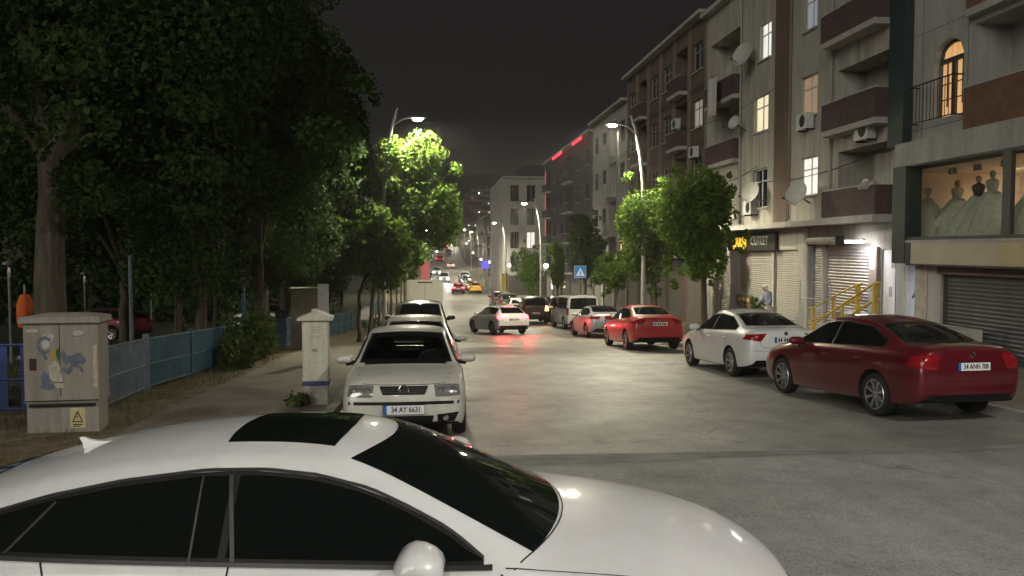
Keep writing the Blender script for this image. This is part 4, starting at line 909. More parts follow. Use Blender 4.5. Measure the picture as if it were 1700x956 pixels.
b = MB(); b.box(-10.5, 13.55, g(13.5)+.12, -6.75, 13.62, g(13.5)+.95); o = tag(b.build('banner', plain('lit_backing_blue', (.45,.47,.66), .7)), 'added pale bluish sheet standing in for a lit surface behind the pickets', 'banner')  # added sheet; its pale colour stands in for a lit surface
# grey utility cabinet with graffiti
cb = thing('utility_cabinet', 'grey street cabinet with graffiti and a warning sticker', 'utility cabinet', (-4.86, 11.45, g(11.45)+.10), R(3)); cb.scale = (.82,.85,.98)
M['cab'] = rough_mat('cabinet_concrete', (.30,.27,.23), .85, .25, 2.5, 0, .25, 50, True)
b = MB(); b.box(-.54,-.22,0,.54,.22,.42); o = b.build('plinth', M['cab'], cb)
b = MB(); b.box(-.56,-.24,.42,.56,.24,1.50); b.box(-.565,-.245,.45,.565,.245,.47); o = b.build('housing', M['cab'], cb)
b = MB(); b.add([(-.62,-.30,1.50),(.62,-.30,1.50),(.62,.30,1.50),(-.62,.30,1.50),(-.60,-.28,1.58),(.60,-.28,1.58),(.60,.28,1.58),(-.60,.28,1.58),(-.30,-.12,1.62),(.30,-.12,1.62),(.30,.12,1.62),(-.30,.12,1.62)], [(0,1,5,4),(1,2,6,5),(2,3,7,6),(3,0,4,7),(4,5,9,8),(5,6,10,9),(6,7,11,10),(7,4,8,11),(8,9,10,11),(3,2,1,0)]); b.build('lid', M['cab'], cb)
b = MB()
for x in (-.02,): b.box(x-.006,-.2415,.5,x+.006,-.238,1.47)
for z in (.44,): b.box(-.55,-.2425,z-.008,.55,-.238,z+.008)
b.box(-.5,-.247,.36,.5,-.222,.40); b.build('door_seam', M['seam'], cb)
GR = dict(blue=(.13,.155,.21), white=(.50,.50,.49), yellow=(.42,.32,.09), green=(.05,.12,.06), dark=(.05,.02,.02), cream=(.46,.42,.34), lightb=(.30,.38,.50), grey=(.42,.40,.38))
GM = {k: rough_mat('graffiti_'+k, v, .8, .3, 12, 0, 0) for k, v in GR.items()}
gk = list(GM); b = MB(); q = [0]
def blob(cx_, cz, rx, rz, c, seed, n=18, jag=.18):
    rnd = random.Random(seed); q[0] += 1; y = -.2425-.0006*q[0]
    P = [(cx_+rx*math.cos(6.283*k/n)*rnd.uniform(1-jag, 1+jag), y, cz+rz*math.sin(6.283*k/n)*rnd.uniform(1-jag, 1+jag)) for k in range(n)]
    b.add([(cx_, y, cz)]+P, [(0, 1+k, 1+(k+1) % n) for k in range(n)], gk.index(c))
def stroke(pts, w, c):
    q[0] += 1; y = -.2425-.0006*q[0]; P = resample([(p[0], p[1], 0) for p in pts], 20); L = []
    for i, p in enumerate(P):
        t = (P[min(i+1, 20)]-P[max(i-1, 0)]).normalized(); ww = w*(.6+.5*math.sin(i*1.3)**2)/2; L.append((p.x-t.y*ww, y, p.y+t.x*ww)); L.append((p.x+t.y*ww, y, p.y-t.x*ww))
    b.add(L, [(2*i, 2*i+2, 2*i+3, 2*i+1) for i in range(20)], gk.index(c))
def circ(x, z, r, a0=0, a1=6.3, n=20): return [(x+r*math.cos(a0+(a1-a0)*k/n), z+r*math.sin(a0+(a1-a0)*k/n)) for k in range(n+1)]
blob(-.19,1.30,.09,.07,'grey',1); stroke(circ(-.24,1.20,.10,.6,5.6),.045,'blue'); blob(-.23,1.21,.06,.055,'white',2); stroke([(-.30,1.13),(-.24,1.05),(-.22,1.0)],.05,'blue')
blob(-.105,1.07,.05,.09,'yellow',3); blob(-.04,1.08,.035,.08,'green',4); blob(0.04,1.05,.03,.07,'blue',44)
stroke([(.05,.95),(.14,1.03),(.20,.93),(.28,1.02),(.34,.95)],.10,'blue'); stroke(circ(.20,.80,.12,.2,3.0),.035,'blue'); blob(.25,1.01,.10,.07,'blue',6,18,.3); stroke([(.02,.88),(.10,.82),(.16,.90)],.05,'blue')
blob(-.105,.84,.10,.15,'cream',7,14,.25); blob(-.03,.66,.085,.055,'cream',8,10,.2); blob(-.06,.75,.09,.09,'cream',9,12,.2); stroke([(-.12,.70),(.02,.69)],.012,'dark')
blob(-.24,.74,.06,.10,'blue',10,16,.3); blob(-.22,.64,.09,.05,'blue',11,16,.35); b.add([(-.48,-.243,.86),(-.37,-.243,.86),(-.37,-.243,1.02),(-.48,-.243,1.02)], [(0,1,2,3)], gk.index('dark'))
b.add([(-.52,-.2432,1.38),(-.34,-.2432,1.38),(-.34,-.2432,1.415),(-.52,-.2432,1.415)], [(0,1,2,3)], gk.index('cream')); b.add([(.48,-.2432,.62),(.54,-.2432,.62),(.54,-.2432,1.20),(.48,-.2432,1.18)], [(0,1,2,3)], gk.index('cream')); blob(.27,1.36,.09,.04,'grey',13)
b.build('graffiti', [GM[k] for k in gk], cb)
b = MB(); b.box(.10,-.2265,.06,.34,-.2205,.34); wp = b.build('warning_sticker', plain('sticker_cream', (.55,.46,.27), .6), cb)
b = MB()
for a, c in (((.145,.15),(.295,.15)),((.145,.15),(.22,.29)),((.295,.15),(.22,.29))): b.tube([(a[0],-.2285,a[1]),(c[0],-.2285,c[1])], .008, 4)
b.add([(.225,-.2285,.265),(.205,-.2285,.205),(.222,-.2285,.207),(.21,-.2285,.165),(.235,-.2285,.22),(.218,-.2285,.218)], [(0,1,2,5),(5,2,3,4)]); b.box(.15,-.2285,.10,.29,-.2268,.115); b.box(.15,-.2285,.08,.25,-.2268,.09); b.build('warning_mark', M['ink'], wp)
# cream pillar cabinet
cp = thing('pillar_cabinet', 'cream pillar cabinet with a gabled cap and a blue band', 'utility cabinet', (-1.84, 13.45, g(13.45)+.11), R(3)); cp.scale = (.92,.92,.97)
M['cream'] = rough_mat('cream_metal', (.56,.55,.45), .55, .2, 3, 0, .1, 30, True)
b = MB(); b.box(-.20,-.19,0,.20,.19,.34); b.build('plinth', rough_mat('pillar_plinth', (.40,.38,.32), .85, .4, 5), cp)
b = MB(); b.box(-.225,-.21,.40,.225,.21,1.42); o = b.build('housing', M['cream'], cp); bm = bmesh.new(); bm.from_mesh(o.data); bmesh.ops.bevel(bm, geom=bm.edges[:], offset=.012, segments=2, affect='EDGES'); bm.to_mesh(o.data); bm.free()
b = MB(); b.box(-.228,-.213,.335,.228,.213,.405); b.build('band', plain('blue_band', (.05,.06,.17), .5), cp)
b = MB(); b.add([(-.30,-.27,1.42),(.30,-.27,1.42),(.30,.27,1.42),(-.30,.27,1.42),(-.30,-.27,1.46),(.30,-.27,1.46),(.30,.27,1.46),(-.30,.27,1.46),(0,-.27,1.575),(0,.27,1.575)], [(3,2,1,0),(0,1,5,8,4),(2,3,7,9,6),(4,8,9,7),(5,6,9,8),(0,4,7,3),(1,2,6,5)]); b.box(-.05,-.285,1.55,.05,-.16,1.61); b.build('lid', M['cream'], cp)
b = MB(); b.box(-.195,-.2165,.43,.195,-.2095,1.39); dp = b.build('door', M['cream'], cp)
b = MB()
for z in (1.30,1.26,1.22,1.15,1.12): b.box(-.08,-.2195,z,.08,-.2160,z+.008)
b.build('vent', rough_mat('vent_shade', (.34,.33,.27), .8), dp)
b = MB(); b.box(-.06,-.2195,.90,.04,-.216,.95); b.build('lock_plate', bpy.data.materials['vent_shade'], dp)
# billboard box and leaning white board behind the fence
bx = thing('kiosk', 'beige windowless kiosk behind the fence past the cream cabinet', 'kiosk', (pxat(506,27), 27.5, g(27.5)+.1), R(5))
b = MB(); b.box(-.5,-.5,0,.5,.5,1.95); b.build('wall', rough_mat('kiosk_wall', (.26,.22,.17), .85, .3, 2), bx)
b = MB(); b.box(-.56,-.56,1.95,.56,.56,2.02); b.build('roof', rough_mat('kiosk_roof', (.2,.18,.15), .85, .3, 2), bx)
wb = thing('white_board', 'narrow white board standing up behind the cream cabinet', 'board', (pxat(536,22), 22, g(22)+.1)); b = MB(); b.box(-.14,-.02,.3,.14,.02,2.05); b.build('panel', M['plate'], wb)
b = MB(); b.box(-.03,.022,0,.03,.06,1.9); b.build('post', M['fenceg'], wb)
sb_ = thing('meter_box', 'small pale meter box on the far fence', 'meter box', (pxat(605,46), 46, g(46)+.1)); b = MB(); b.box(-.25,-.15,.5,.25,.15,1.25); b.build('housing', M['cream'], sb_); b = MB(); b.box(-.22,-.16,.56,.22,-.151,1.2); b.build('door', M['plate'], sb_); b = MB(); b.box(-.08,-.08,0,.08,.08,.5); b.build('leg', M['fenceg'], sb_)
# poles inside the park
def pole(name, label, px, y, h, r, m, head=None):
    t = thing(name, label, 'pole' if not head else 'lamp', (pxat(px, y), y, g(y)+.1)); b = MB(); b.tube([(0,0,0),(0,0,h)], [r, r*.8], 10); b.build('pole', m, t, True)
    if head:
        b = MB(); b.sphere((0,0,h+head*.8), head, 14, 8); b.build('globe', M['globe'], t, True); b = MB(); b.lathe([(head*.6, h-.02), (head*.7, h+.02), (.02, h+.04)], 12); b.build('collar', M['housing'], t)
    return t
pole('metal_pole', 'grey metal pole standing at the wire gate', 216, 17.2, 2.6, .045, M['fenceg'])
pole('metal_pole', 'slim blue pole behind the fence', 403, 27, 2.6, .07, plain('blue_pole', (.07,.11,.22), .5))
pole('park_lamp', 'small white globe lamp far inside the park', 250, 52, 2.6, .05, M['housing'], .16)
pole('park_lamp', 'faint globe lamp in the park behind the blue pole', 424, 60, 2.7, .05, M['housing'], .14)
for k, (px, y) in enumerate(((355,30),(290,26),(470,33),(520,40),(560,44))): 
    t = thing('tree_stem', ('thin bare stem by the ivy bush','thin stem in the park shade behind the fence','thin stem left of the beige kiosk','thin stem right of the white board','thin stem before the far fence panels')[k], 'tree', (pxat(px, y), y, g(y)+.08)); b = MB(); b.tube([(0,0,0),(.05,0,1.5),(-.03,0,3.2),(.1,0,4.6)], [.09,.07,.06,.04], 8); b.tube([(-.03,0,2.8),(.3,.1,3.6),(.5,.1,4.4)], [.045,.03,.02], 6); b.build('trunk', M['bark'], t, True)
make_car('hatch', 'red car parked across the park behind the grey cabinet', 'car', pxat(165,38), 38, 160, 'darkred', None, 'parked_car', pz=(None,None))
make_car('sedan', 'dim dark car far behind the blue fence', 'car', pxat(440,50), 50, 170, 'grey', None, 'parked_car', pz=(None,None))
um = thing('parasol', 'orange folded parasol glowing in the dark park', 'parasol', (pxat(40,24), 24, g(24)+.1)); b = MB(); b.lathe([(.03,1.85),(.12,1.80),(.21,1.55),(.22,1.1),(.18,.9),(.04,.86)], 14); b.build('canopy', plain('orange_cloth', (.60,.13,.02), .9), um, True); b = MB(); b.tube([(0,0,0),(0,0,2.1)], .03, 8); b.build('pole', M['pole'], um); b = MB(); b.lathe([(.0,.10),(.22,.10),(.25,0)], 16); b.build('base', M['housing'], um)
for (px, y, h, e, c) in ((40, 22.5, 2.6, 5, (1,.75,.5)), (165, 35.5, 2.8, 6, (1,.8,.65)), (-20, 12.2, 2.2, 6, (.75,.75,1))):  # low lamps added to brighten the parasol, the red car and the pickets
    t = thing('park_lamp', {40:'added low lamp lighting the orange parasol',165:'added low lamp lighting the red car',-20:'added low bluish lamp lighting the picket fence'}[px], 'lamp', (pxat(px-25, y), y, g(y)+.1)); b = MB(); b.tube([(0,0,0),(0,0,h)], .04, 8); b.build('pole', M['housing'], t); b = MB(); b.lathe([(.02,h+.12),(.16,h+.05),(.16,h),(.0,h)], 12); b.build('lamp_head', M['housing'], t)
    ld = bpy.data.lights.new('lamp_light', 'SPOT'); ld.energy = e*4; ld.spot_size = R(150); ld.spot_blend = .6; ld.color = c; ld.shadow_soft_size = .1; link('lamp_light', ld, t, (0,0,h-.05))
b = MB(); b.add([(0,0,0),(0,.02,0),(1.1,0,0),(1.1,.02,0),(0,0,4.4),(0,.02,4.4),(1.1,0,4.4),(1.1,.02,4.4)], [(0,2,6,4),(1,5,7,3),(4,6,7,5),(0,4,5,1),(2,3,7,6)])
rbn = thing('banner_stand', 'tall red banner beside the white crossover', 'banner', (pxat(698,96), 96, g(96)+.1)); b.build('banner', emis('red_backlit', (1,.3,.28), .22, (.5,.05,.05)), rbn); b2 = MB(); b2.tube([(-.05,.01,0),(-.05,.01,4.6)], .05, 8); b2.build('pole', M['housing'], rbn)
# ------------------------------------------------------------------ buildings on the shop side
XF = 13.5
M['plaster'] = rough_mat('beige_render', (.37,.35,.305), .92, .36, .9, 0, .2, 22, True)
M['plaster2'] = rough_mat('grey_render', (.33,.32,.30), .92, .25, .9, 0, .2, 22, True)
M['pale'] = rough_mat('pale_render', (.31,.30,.275), .9, .2, .9, 0, .2, 22, True)
M['browns'] = rough_mat('brown_render', (.125,.088,.070), .92, .3, 1.2, 0, .2, 22, True)
M['browns2'] = rough_mat('pale_brown_render', (.21,.165,.13), .92, .3, 1.2, 0, .2, 22, True)
M['brownd'] = rough_mat('maroon_parapet', (.085,.052,.054), .8, .35, 6, 0, .4, 30)
M['brownw'] = rough_mat('rust_panel', (.17,.09,.055), .8, .3, 3, 0, .2, 20)
M['darkwall'] = rough_mat('dark_cladding', (.055,.05,.055), .7, .3, 1.5)
M['panel'] = rough_mat('grey_cladding', (.37,.36,.335), .75, .24, .8, 0, .1, 14, True)
M['teal'] = rough_mat('dark_teal_frame', (.025,.04,.04), .45, .3, 2)
M['frameg'] = plain('dull_frame', (.27,.26,.24), .6); M['frame'] = plain('white_frame', (.55,.55,.53), .5); M['framed'] = plain('dark_frame', (.05,.045,.04), .5)
def pane_mat():
    m, nt, b = new_mat('unlit_pane'); n = noise(nt, 1.3, 3, .5, (5, 5, .12)); r = ramp(nt, n.outputs['Fac'], (.010,.011,.012), (.085,.082,.075), .45, .62); nt.links.new(r.outputs[0], b.inputs['Base Color']); sset(b, Roughness=.08); return m
M['pane'] = pane_mat()
M['shut'] = rough_mat('shutter_metal', (.33,.31,.28), .5, .15, 1.5, .3, .08, 20, True)
M['shutm'] = rough_mat('dull_shutter_metal', (.15,.135,.12), .6, .3, 1.5, .1, .08, 20, True)
M['shutd'] = rough_mat('dark_shutter_metal', (.085,.085,.085), .55, .2, 1.5, .2, .08, 20, True)
M['slab'] = rough_mat('concrete_edge', (.38,.37,.34), .85, .25, 2)
M['iron'] = plain('black_iron', (.03,.03,.03), .5, .4)
def curtain(name, c0, c1, s):
    m, nt, b = new_mat(name); n = noise(nt, 1.5, 3, .5, (9, 9, .4)); r = ramp(nt, n.outputs['Fac'], c0, c1, .35, .65)
    nt.links.new(r.outputs[0], b.inputs['Emission Color']); sset(b, Emission_Strength=s, Base_Color=(.3,.3,.3,1), Roughness=.4); return m
LIT = dict(white=curtain('lit_white', (.66,.63,.56), (.95,.92,.85), .85), warm=curtain('lit_warm', (.75,.62,.36), (.98,.86,.58), .8), blue=curtain('lit_blue', (.30,.32,.42), (.42,.45,.56), .35), orange=curtain('lit_orange', (.42,.24,.10), (.6,.36,.18), .35), amber=curtain('lit_amber', (.75,.36,.10), (.95,.52,.20), .62), dim=curtain('lit_dim', (.4,.36,.3), (.6,.55,.45), .35))
class Fac:
    """a facade in its own plane: u along it, v up, w into the building"""
    def __init__(s, name, label, loc, rz, L, z0, z1, depth, wall, cat='building', group=None):
        s.t = thing(name, label, cat, loc, rz, group); s.L, s.z0, s.z1, s.D, s.wall = L, z0, z1, depth, wall; s.op = []; s.extra = []
    def hole(s, u0, u1, v0, v1, d=.16, back=None, side=None): s.op.append((max(u0, 0), min(u1, s.L), v0, v1, d, back, side))
    def build(s):
        b = MB(); ms = [s.wall]
        def mi(m):
            if m is None: return 0
            if m not in ms: ms.append(m)
            return ms.index(m)
        us = sorted({0, s.L}|{o[0] for o in s.op}|{o[1] for o in s.op}); vs = sorted({s.z0, s.z1}|{o[2] for o in s.op}|{o[3] for o in s.op})
        for a, c in zip(us, us[1:]):
            for e, f in zip(vs, vs[1:]):
                mu, mv = (a+c)/2, (e+f)/2
                if any(o[0] < mu < o[1] and o[2] < mv < o[3] for o in s.op): continue
                b.add([(a,0,e),(c,0,e),(c,0,f),(a,0,f)], [(0,1,2,3)])
        for u0, u1, v0, v1, d, bk, sd in s.op:
            k = mi(sd); b.add([(u0,0,v0),(u1,0,v0),(u1,0,v1),(u0,0,v1),(u0,d,v0),(u1,d,v0),(u1,d,v1),(u0,d,v1)], [(0,4,5,1),(1,5,6,2),(2,6,7,3),(3,7,4,0)], k)
            b.add([(u0,d,v0),(u1,d,v0),(u1,d,v1),(u0,d,v1)], [(0,1,2,3)], mi(bk))
        L, z0, z1, D = s.L, s.z0, s.z1, s.D
        b.add([(0,0,z0),(L,0,z0),(L,D,z0),(0,D,z0),(0,0,z1),(L,0,z1),(L,D,z1),(0,D,z1)], [(0,4,7,3),(1,2,6,5),(4,5,6,7),(3,7,6,2)])
        b.build('wall', ms, s.t)
    def window(s, u0, u1, v0, v1, lit=None, d=.14, n=2, transom=.3, frame='frame', sill=True):
        s.hole(u0, u1, v0, v1, d+.10); b = MB(); w = .05
        b.box(u0, d-.03, v0, u0+w, d+.04, v1); b.box(u1-w, d-.03, v0, u1, d+.04, v1); b.box(u0+w, d-.03, v1-w, u1-w, d+.04, v1); b.box(u0+w, d-.03, v0, u1-w, d+.04, v0+w)
        for k in range(1, n): uu = u0+(u1-u0)*k/n; b.box(uu-.03, d-.028, v0+w, uu+.03, d+.038, v1-w)
        if transom: vt = v1-(v1-v0)*transom; b.box(u0+w, d-.026, vt-.025, u1-w, d+.036, vt+.025)
        f = b.build('window', M[frame], s.t); p = MB(); p.box(u0+w*.5, d, v0+w*.5, u1-w*.5, d+.012, v1-w*.5); p.build('pane', LIT[lit] if lit else M['pane'], f)
        if sill: q = MB(); q.box(u0-.06, -.09, v0-.06, u1+.06, d-.032, v0-.002); q.build('sill', M['slab'], f)
    def bar(s, nm, m, u0, u1, v0, v1, w0, w1, parent=None): b = MB(); b.box(u0, w0, v0, u1, w1, v1); return b.build(nm, M[m] if isinstance(m, str) else m, parent or s.t)
    def balcony(s, u0, u1, v0, v1, ph=1.0, m='brownd', door=True, lit=None, out=.55):
        s.hole(u0, u1, v0+.14, v1, .95, M['plaster'])
        b = MB(); b.box(u0-.02, -out, v0-.04, u1+.02, -.002, v0+.14); sl = b.build('balcony_slab', M['slab'], s.t)
        b = MB(); b.box(u0-.02, -out, v0+.14, u1+.02, -out+.10, v0+ph); b.box(u0-.02, -out+.10, v0+.14, u0+.08, -.002, v0+ph); b.box(u1-.08, -out+.10, v0+.14, u1+.02, -.002, v0+ph); p = b.build('parapet', M[m], s.t)
        b = MB(); b.box(u0-.04, -out-.02, v0+ph+.002, u1+.04, -out+.12, v0+ph+.045); b.build('rail', M['slab'], p)
        if door:
            um_ = (u0+u1)/2+.15*(u1-u0); b = MB(); b.box(um_-.45, .89, v0+.15, um_+.45, .94, v0+2.25); d = b.build('balcony_door', M['frame'], s.t); b = MB(); b.box(um_-.37, .882, v0+.3, um_+.37, .889, v0+2.15); b.build('pane', LIT[lit] if lit else M['pane'], d)
    def shutter(s, u0, u1, v0, v1, m='shut', d=.12, pitch=.085):
        s.hole(u0, u1, v0, v1, d+.12); b = MB(); n = max(3, int((v1-v0)/pitch)); P = []
        for i in range(n):
            z = v0+(v1-v0)*i/n; h = (v1-v0)/n; P += [(d, z), (d-.016, z+h*.35), (d-.018, z+h*.6), (d, z+h*.92)]
        P.append((d, v1)); vs = []
        for w, z in P: vs += [(u0+.03, w, z), (u1-.03, w, z)]
        b.add(vs, [(2*i, 2*i+1, 2*i+3, 2*i+2) for i in range(len(P)-1)]); b.box(u0, d-.06, v0, u0+.04, d+.03, v1); b.box(u1-.04, d-.06, v0, u1, d+.03, v1); b.box(u0+.04, d-.055, v0, u1-.04, d+.025, v0+.07)
        return b.build('roller_shutter', M[m], s.t)
def shop_fac(name, label, y0, y1, z0, z1, wall, depth=11, xf=XF):
    f = Fac(name, label, (xf, y1, 0), R(-90), y1-y0, z0, z1, depth, M[wall]); f.y1 = y1; f.xf = xf
    def pxr(px0, px1, py0, py1):
        ya, yb = FX(px0, py0, xf)[0], FX(px1, py0, xf)[0]; pm = (px0+px1)/2
        return f.y1-ya, f.y1-yb, FX(pm, py1, xf)[1], FX(pm, py0, xf)[1]
    f.px = pxr; return f
# --- building with the bridal shop
yA = FX(1491, 300, XF)[0]
fa = shop_fac('apartment_building', 'grey clad building with a bridal shop window on its first floor', 9.5, yA, -1.2, 16.5, 'panel', 12)
u0, u1, v0, v1 = fa.px(1551,1601,62,192)
fa.hole(u0, u1, v0, v1, .30, None, None)
dm = MB(); H = v1-v0; sp = v0+H*.74; N = 10
arch = [(u0+(u1-u0)*k/N, sp+(v1-.02-sp)*math.sin(math.acos(max(-1, min(1, 1-2*k/N*.5-(.0))))) if False else sp+(v1-.03-sp)*math.sin(math.pi/2*min(1,(k+.0)/N*1.0))**.8) for k in range(N+1)]
arch = [(u0+(u1-u0)*k/N, sp+(v1-.03-sp)*(1-((k/N-1)**2))) if False else (u0+(u1-u0)*k/N, sp+(v1-.03-sp)*(1-(2*k/N-1)**2)**.5) for k in range(N+1)]
fp = MB()
for k in range(N): a, c = arch[k], arch[k+1]; fp.add([(a[0],.002,a[1]),(c[0],.002,c[1]),(c[0],.002,v1),(a[0],.002,v1),(a[0],.25,a[1]),(c[0],.25,c[1])], [(0,1,2,3),(0,4,5,1)])
fp.build('arch_surround', M['panel'], fa.t)
fr = MB(); loop = [(u0+.04, v0), *[(min(max(a[0], u0+.04), u1-.04), a[1]-.04) for a in arch], (u1-.04, v0)]
for a, c in zip(loop, loop[1:]): fr.tube([(a[0],.20,a[1]),(c[0],.20,c[1])], .05, 6)
fr.box((u0+u1)/2-.07,.15,v0,(u0+u1)/2+.07,.23,sp); fr.box(u0+.05,.16,sp-.06,u1-.05,.235,sp+.06)
for k in (.25,.75): fr.box(u0+(u1-u0)*k-.012,.19,v0+.3,u0+(u1-u0)*k+.012,.222,sp-.05)
for z in (.33,.6): fr.box(u0+.05,.192,v0+(sp-v0)*z-.012,u1-.05,.224,v0+(sp-v0)*z+.012)
wn = fr.build('french_window', M['framed'], fa.t); p = MB(); p.add([(u0,.24,v0),(u1,.24,v0),(u1,.24,v1),(u0,.24,v1)], [(0,1,2,3)]); p.build('pane', LIT['amber'], wn)
rl = MB(); a, c = u0-.55, u1+.06
rl.tube([(a,-.03,v0-.05),(a,-.32,v0-.05),(c,-.32,v0-.05),(c,-.03,v0-.05)], .018, 6); rl.tube([(a,-.03,v0+.95),(a,-.32,v0+.95),(c,-.32,v0+.95),(c,-.03,v0+.95)], .022, 6)
for k in range(13): uu = a+(c-a)*k/12; rl.tube([(uu,-.32,v0-.05),(uu,-.32,v0+.95)], .010, 5)
rl.build('balcony_railing', M['iron'], fa.t)
q0, q1, _, _ = fa.px(1492,1519,0,242); fa.bar('dark_column', 'teal', q0+.04, q1, FX(1505,243,XF)[1], 16.5, -.28, -.002)
u0, u1, va, vb = fa.px(1617,1790,120,206); fa.balcony(u0, u1+2, va, va+2.75, 1.15, 'brownw', True, None, .25)
fa.balcony(u0, u1+2, va+2.95, va+5.7, 1.15, 'brownw', True, None, .25)
wq = fa.px(1553,1600,-190,-70); fa.window(wq[0], wq[1], wq[2], wq[3], None, .14, 2, .3, 'framed')
for px_ in (1535, 1610): uu = fa.px(px_, px_+1, 0, 10)[0]; fa.bar('panel_joint', 'seam', uu-.006, uu+.006, FX(px_,243,XF)[1], 16.4, -.004, -.001)
for py_ in (40, 205): zz = FX(1570, py_, XF)[1]; fa.bar('panel_joint', 'seam', fa.px(1521,1522,0,1)[0], fa.px(1612,1613,0,1)[0], zz-.006, zz+.006, -.0035, -.001)
XS = 13.05                     # front of the projecting shop window
def SU_(px0, px1, py0, py1):
    ya, yb = FX(px0, py0, XS)[0], FX(px1, py0, XS)[0]; pm = (px0+px1)/2; return fa.y1-ya, fa.y1-yb, FX(pm, py1, XS)[1], FX(pm, py0, XS)[1]
sw_ = XS-XF
zt_ = FX(1600, 215, XS)[1]; zw1 = FX(1600, 258, XS)[1]; zw0 = FX(1600, 391, XS)[1]; zs1 = FX(1600, 401, XS)[1]; zs0 = FX(1600, 440, XS)[1]
ue = fa.L; ul = SU_(1491,1512,0,1)[0]; uj = SU_(1491,1512,0,1)[1]; um1, um2 = SU_(1672,1686,0,1)[:2]; ul = max(ul, .03)
fa.bar('fascia', 'panel', ul, ue, zw1, zt_, sw_, -.003); fa.bar('jamb', 'teal', ul, uj, zs0, zw1-.002, sw_-.03, -.003)
fa.bar('sign_band', rough_mat('sign_board', (.40,.36,.27), .6, .12, 1.5), uj+.25, um1-.05, zs0, zs1, sw_, -.003); fa.bar('sign_band', rough_mat('sign_board_yellow', (.42,.35,.21), .6, .12, 1.5), um1-.05, ue, zs0, zs1, sw_-.003, -.003)
fa.bar('sill_band', 'slab', uj, ue, zs1+.002, zs1+.06, sw_-.02, -.003); fa.bar('window_frame', 'teal', uj, ue, zs1+.062, zw0, sw_+.02, -.003); fa.bar('window_frame', 'teal', uj, ue, zw1-.05, zw1-.003, sw_+.01, -.003)
fa.bar('mullion', 'framed', um1, um2, zw0, zw1-.05, sw_+.01, sw_+.12); fa.bar('mullion', 'framed', um1+3.2, um2+3.2, zw0, zw1-.05, sw_+.01, sw_+.12); fa.bar('soffit', 'darkwall', uj, ue, zs0-.05, zs0-.002, sw_+.01, -.003); fa.bar('sign_end', 'teal', uj+.002, uj+.245, zs0, zs1, sw_-.015, -.003)
b = MB(); b.add([(uj,sw_+.06,zw0),(ue,sw_+.06,zw0),(ue,sw_+.06,zw1-.05),(uj,sw_+.06,zw1-.05)], [(0,1,2,3)]); b.build('shop_glass', M['shopglass'], fa.t)
M['peach'] = rough_mat('peach_wall', (.74,.62,.50), .9, .08, 1); fa.hole(.20, ue-.05, zw0-.02, zw1-.10, 3.6, M['peach'], M['peach'])
fa.bar('partition', rough_mat('shop_column', (.35,.30,.24), .9), SU_(1561,1573,0,1)[0]+1.1, SU_(1561,1573,0,1)[1]+1.25, zw0-.02, zw1-.1, 1.9, 2.1)
# ground floor of the same building
zf = .42; g0 = fa.px(1502,1541,440,525); fa.hole(g0[0], g0[1], zf, zs0-.05, 3.0, rough_mat('hall_wall', (.62,.64,.70), .8, .08), rough_mat('hall_side', (.60,.60,.62), .8, .08))
fa.bar('door_frame', 'frame', g0[0]-.0, g0[0]+.10, zf, zs0-.05, .02, .14); fa.bar('door_frame', 'framed', g0[1]-.06, g0[1], zf, zs0-.05, .02, .14)
fa.bar('counter', rough_mat('door_leaf', (.36,.33,.26), .7), g0[0]+(g0[1]-g0[0])*.42, g0[1]-.07, zf, zf+1.95, .03, .07)
g1 = fa.px(1562,1690,452,600); fa.shutter(g1[0], ue-.3, -.55, zs0-.28, 'shutd', .14, .10); fa.bar('shutter_box', 'framed', g1[0]-.1, ue-.2, zs0-.27, zs0-.06, -.05, -.002)
fa.build()
hl = bpy.data.lights.new('hall_light', 'AREA'); hl.energy = 26; hl.size = .5; hl.color = (.82,.86,1); o = link('hall_light', hl, fa.t, ((g0[0]+g0[1])/2, 1.5, zs0-.12))
bl = bpy.data.lights.new('shop_light', 'AREA'); bl.shape = 'RECTANGLE'; bl.size = 6; bl.size_y = .3; bl.energy = 85; bl.color = (1,.82,.60); o = link('shop_light', bl, fa.t, (4.2, 2.3, zw1-.16)); o.rotation_euler = (R(30), 0, 0)
for k in range(5): 
    b = MB(); uu = uj+.7+1.0*k; b.lathe([(.02,0),(.05,-.02),(.055,-.16),(.04,-.17)], 10, 'z', (uu, .35, zw1-.13)); b.lathe([(.02,0),(.05,-.02),(.055,-.16),(.04,-.17)], 10, 'z', (uu+.16, .35, zw1-.13)); b.build('spotlight', M['housing'], fa.t, True)
b = MB(); b.box(SU_(1640,1662,0,1)[0], 1.2, zw1-.135, SU_(1640,1662,0,1)[0]+.6, 1.8, zw1-.11); b.build('ceiling_lamp', emis('ceiling_panel', (1,.95,.85), 5), fa.t)
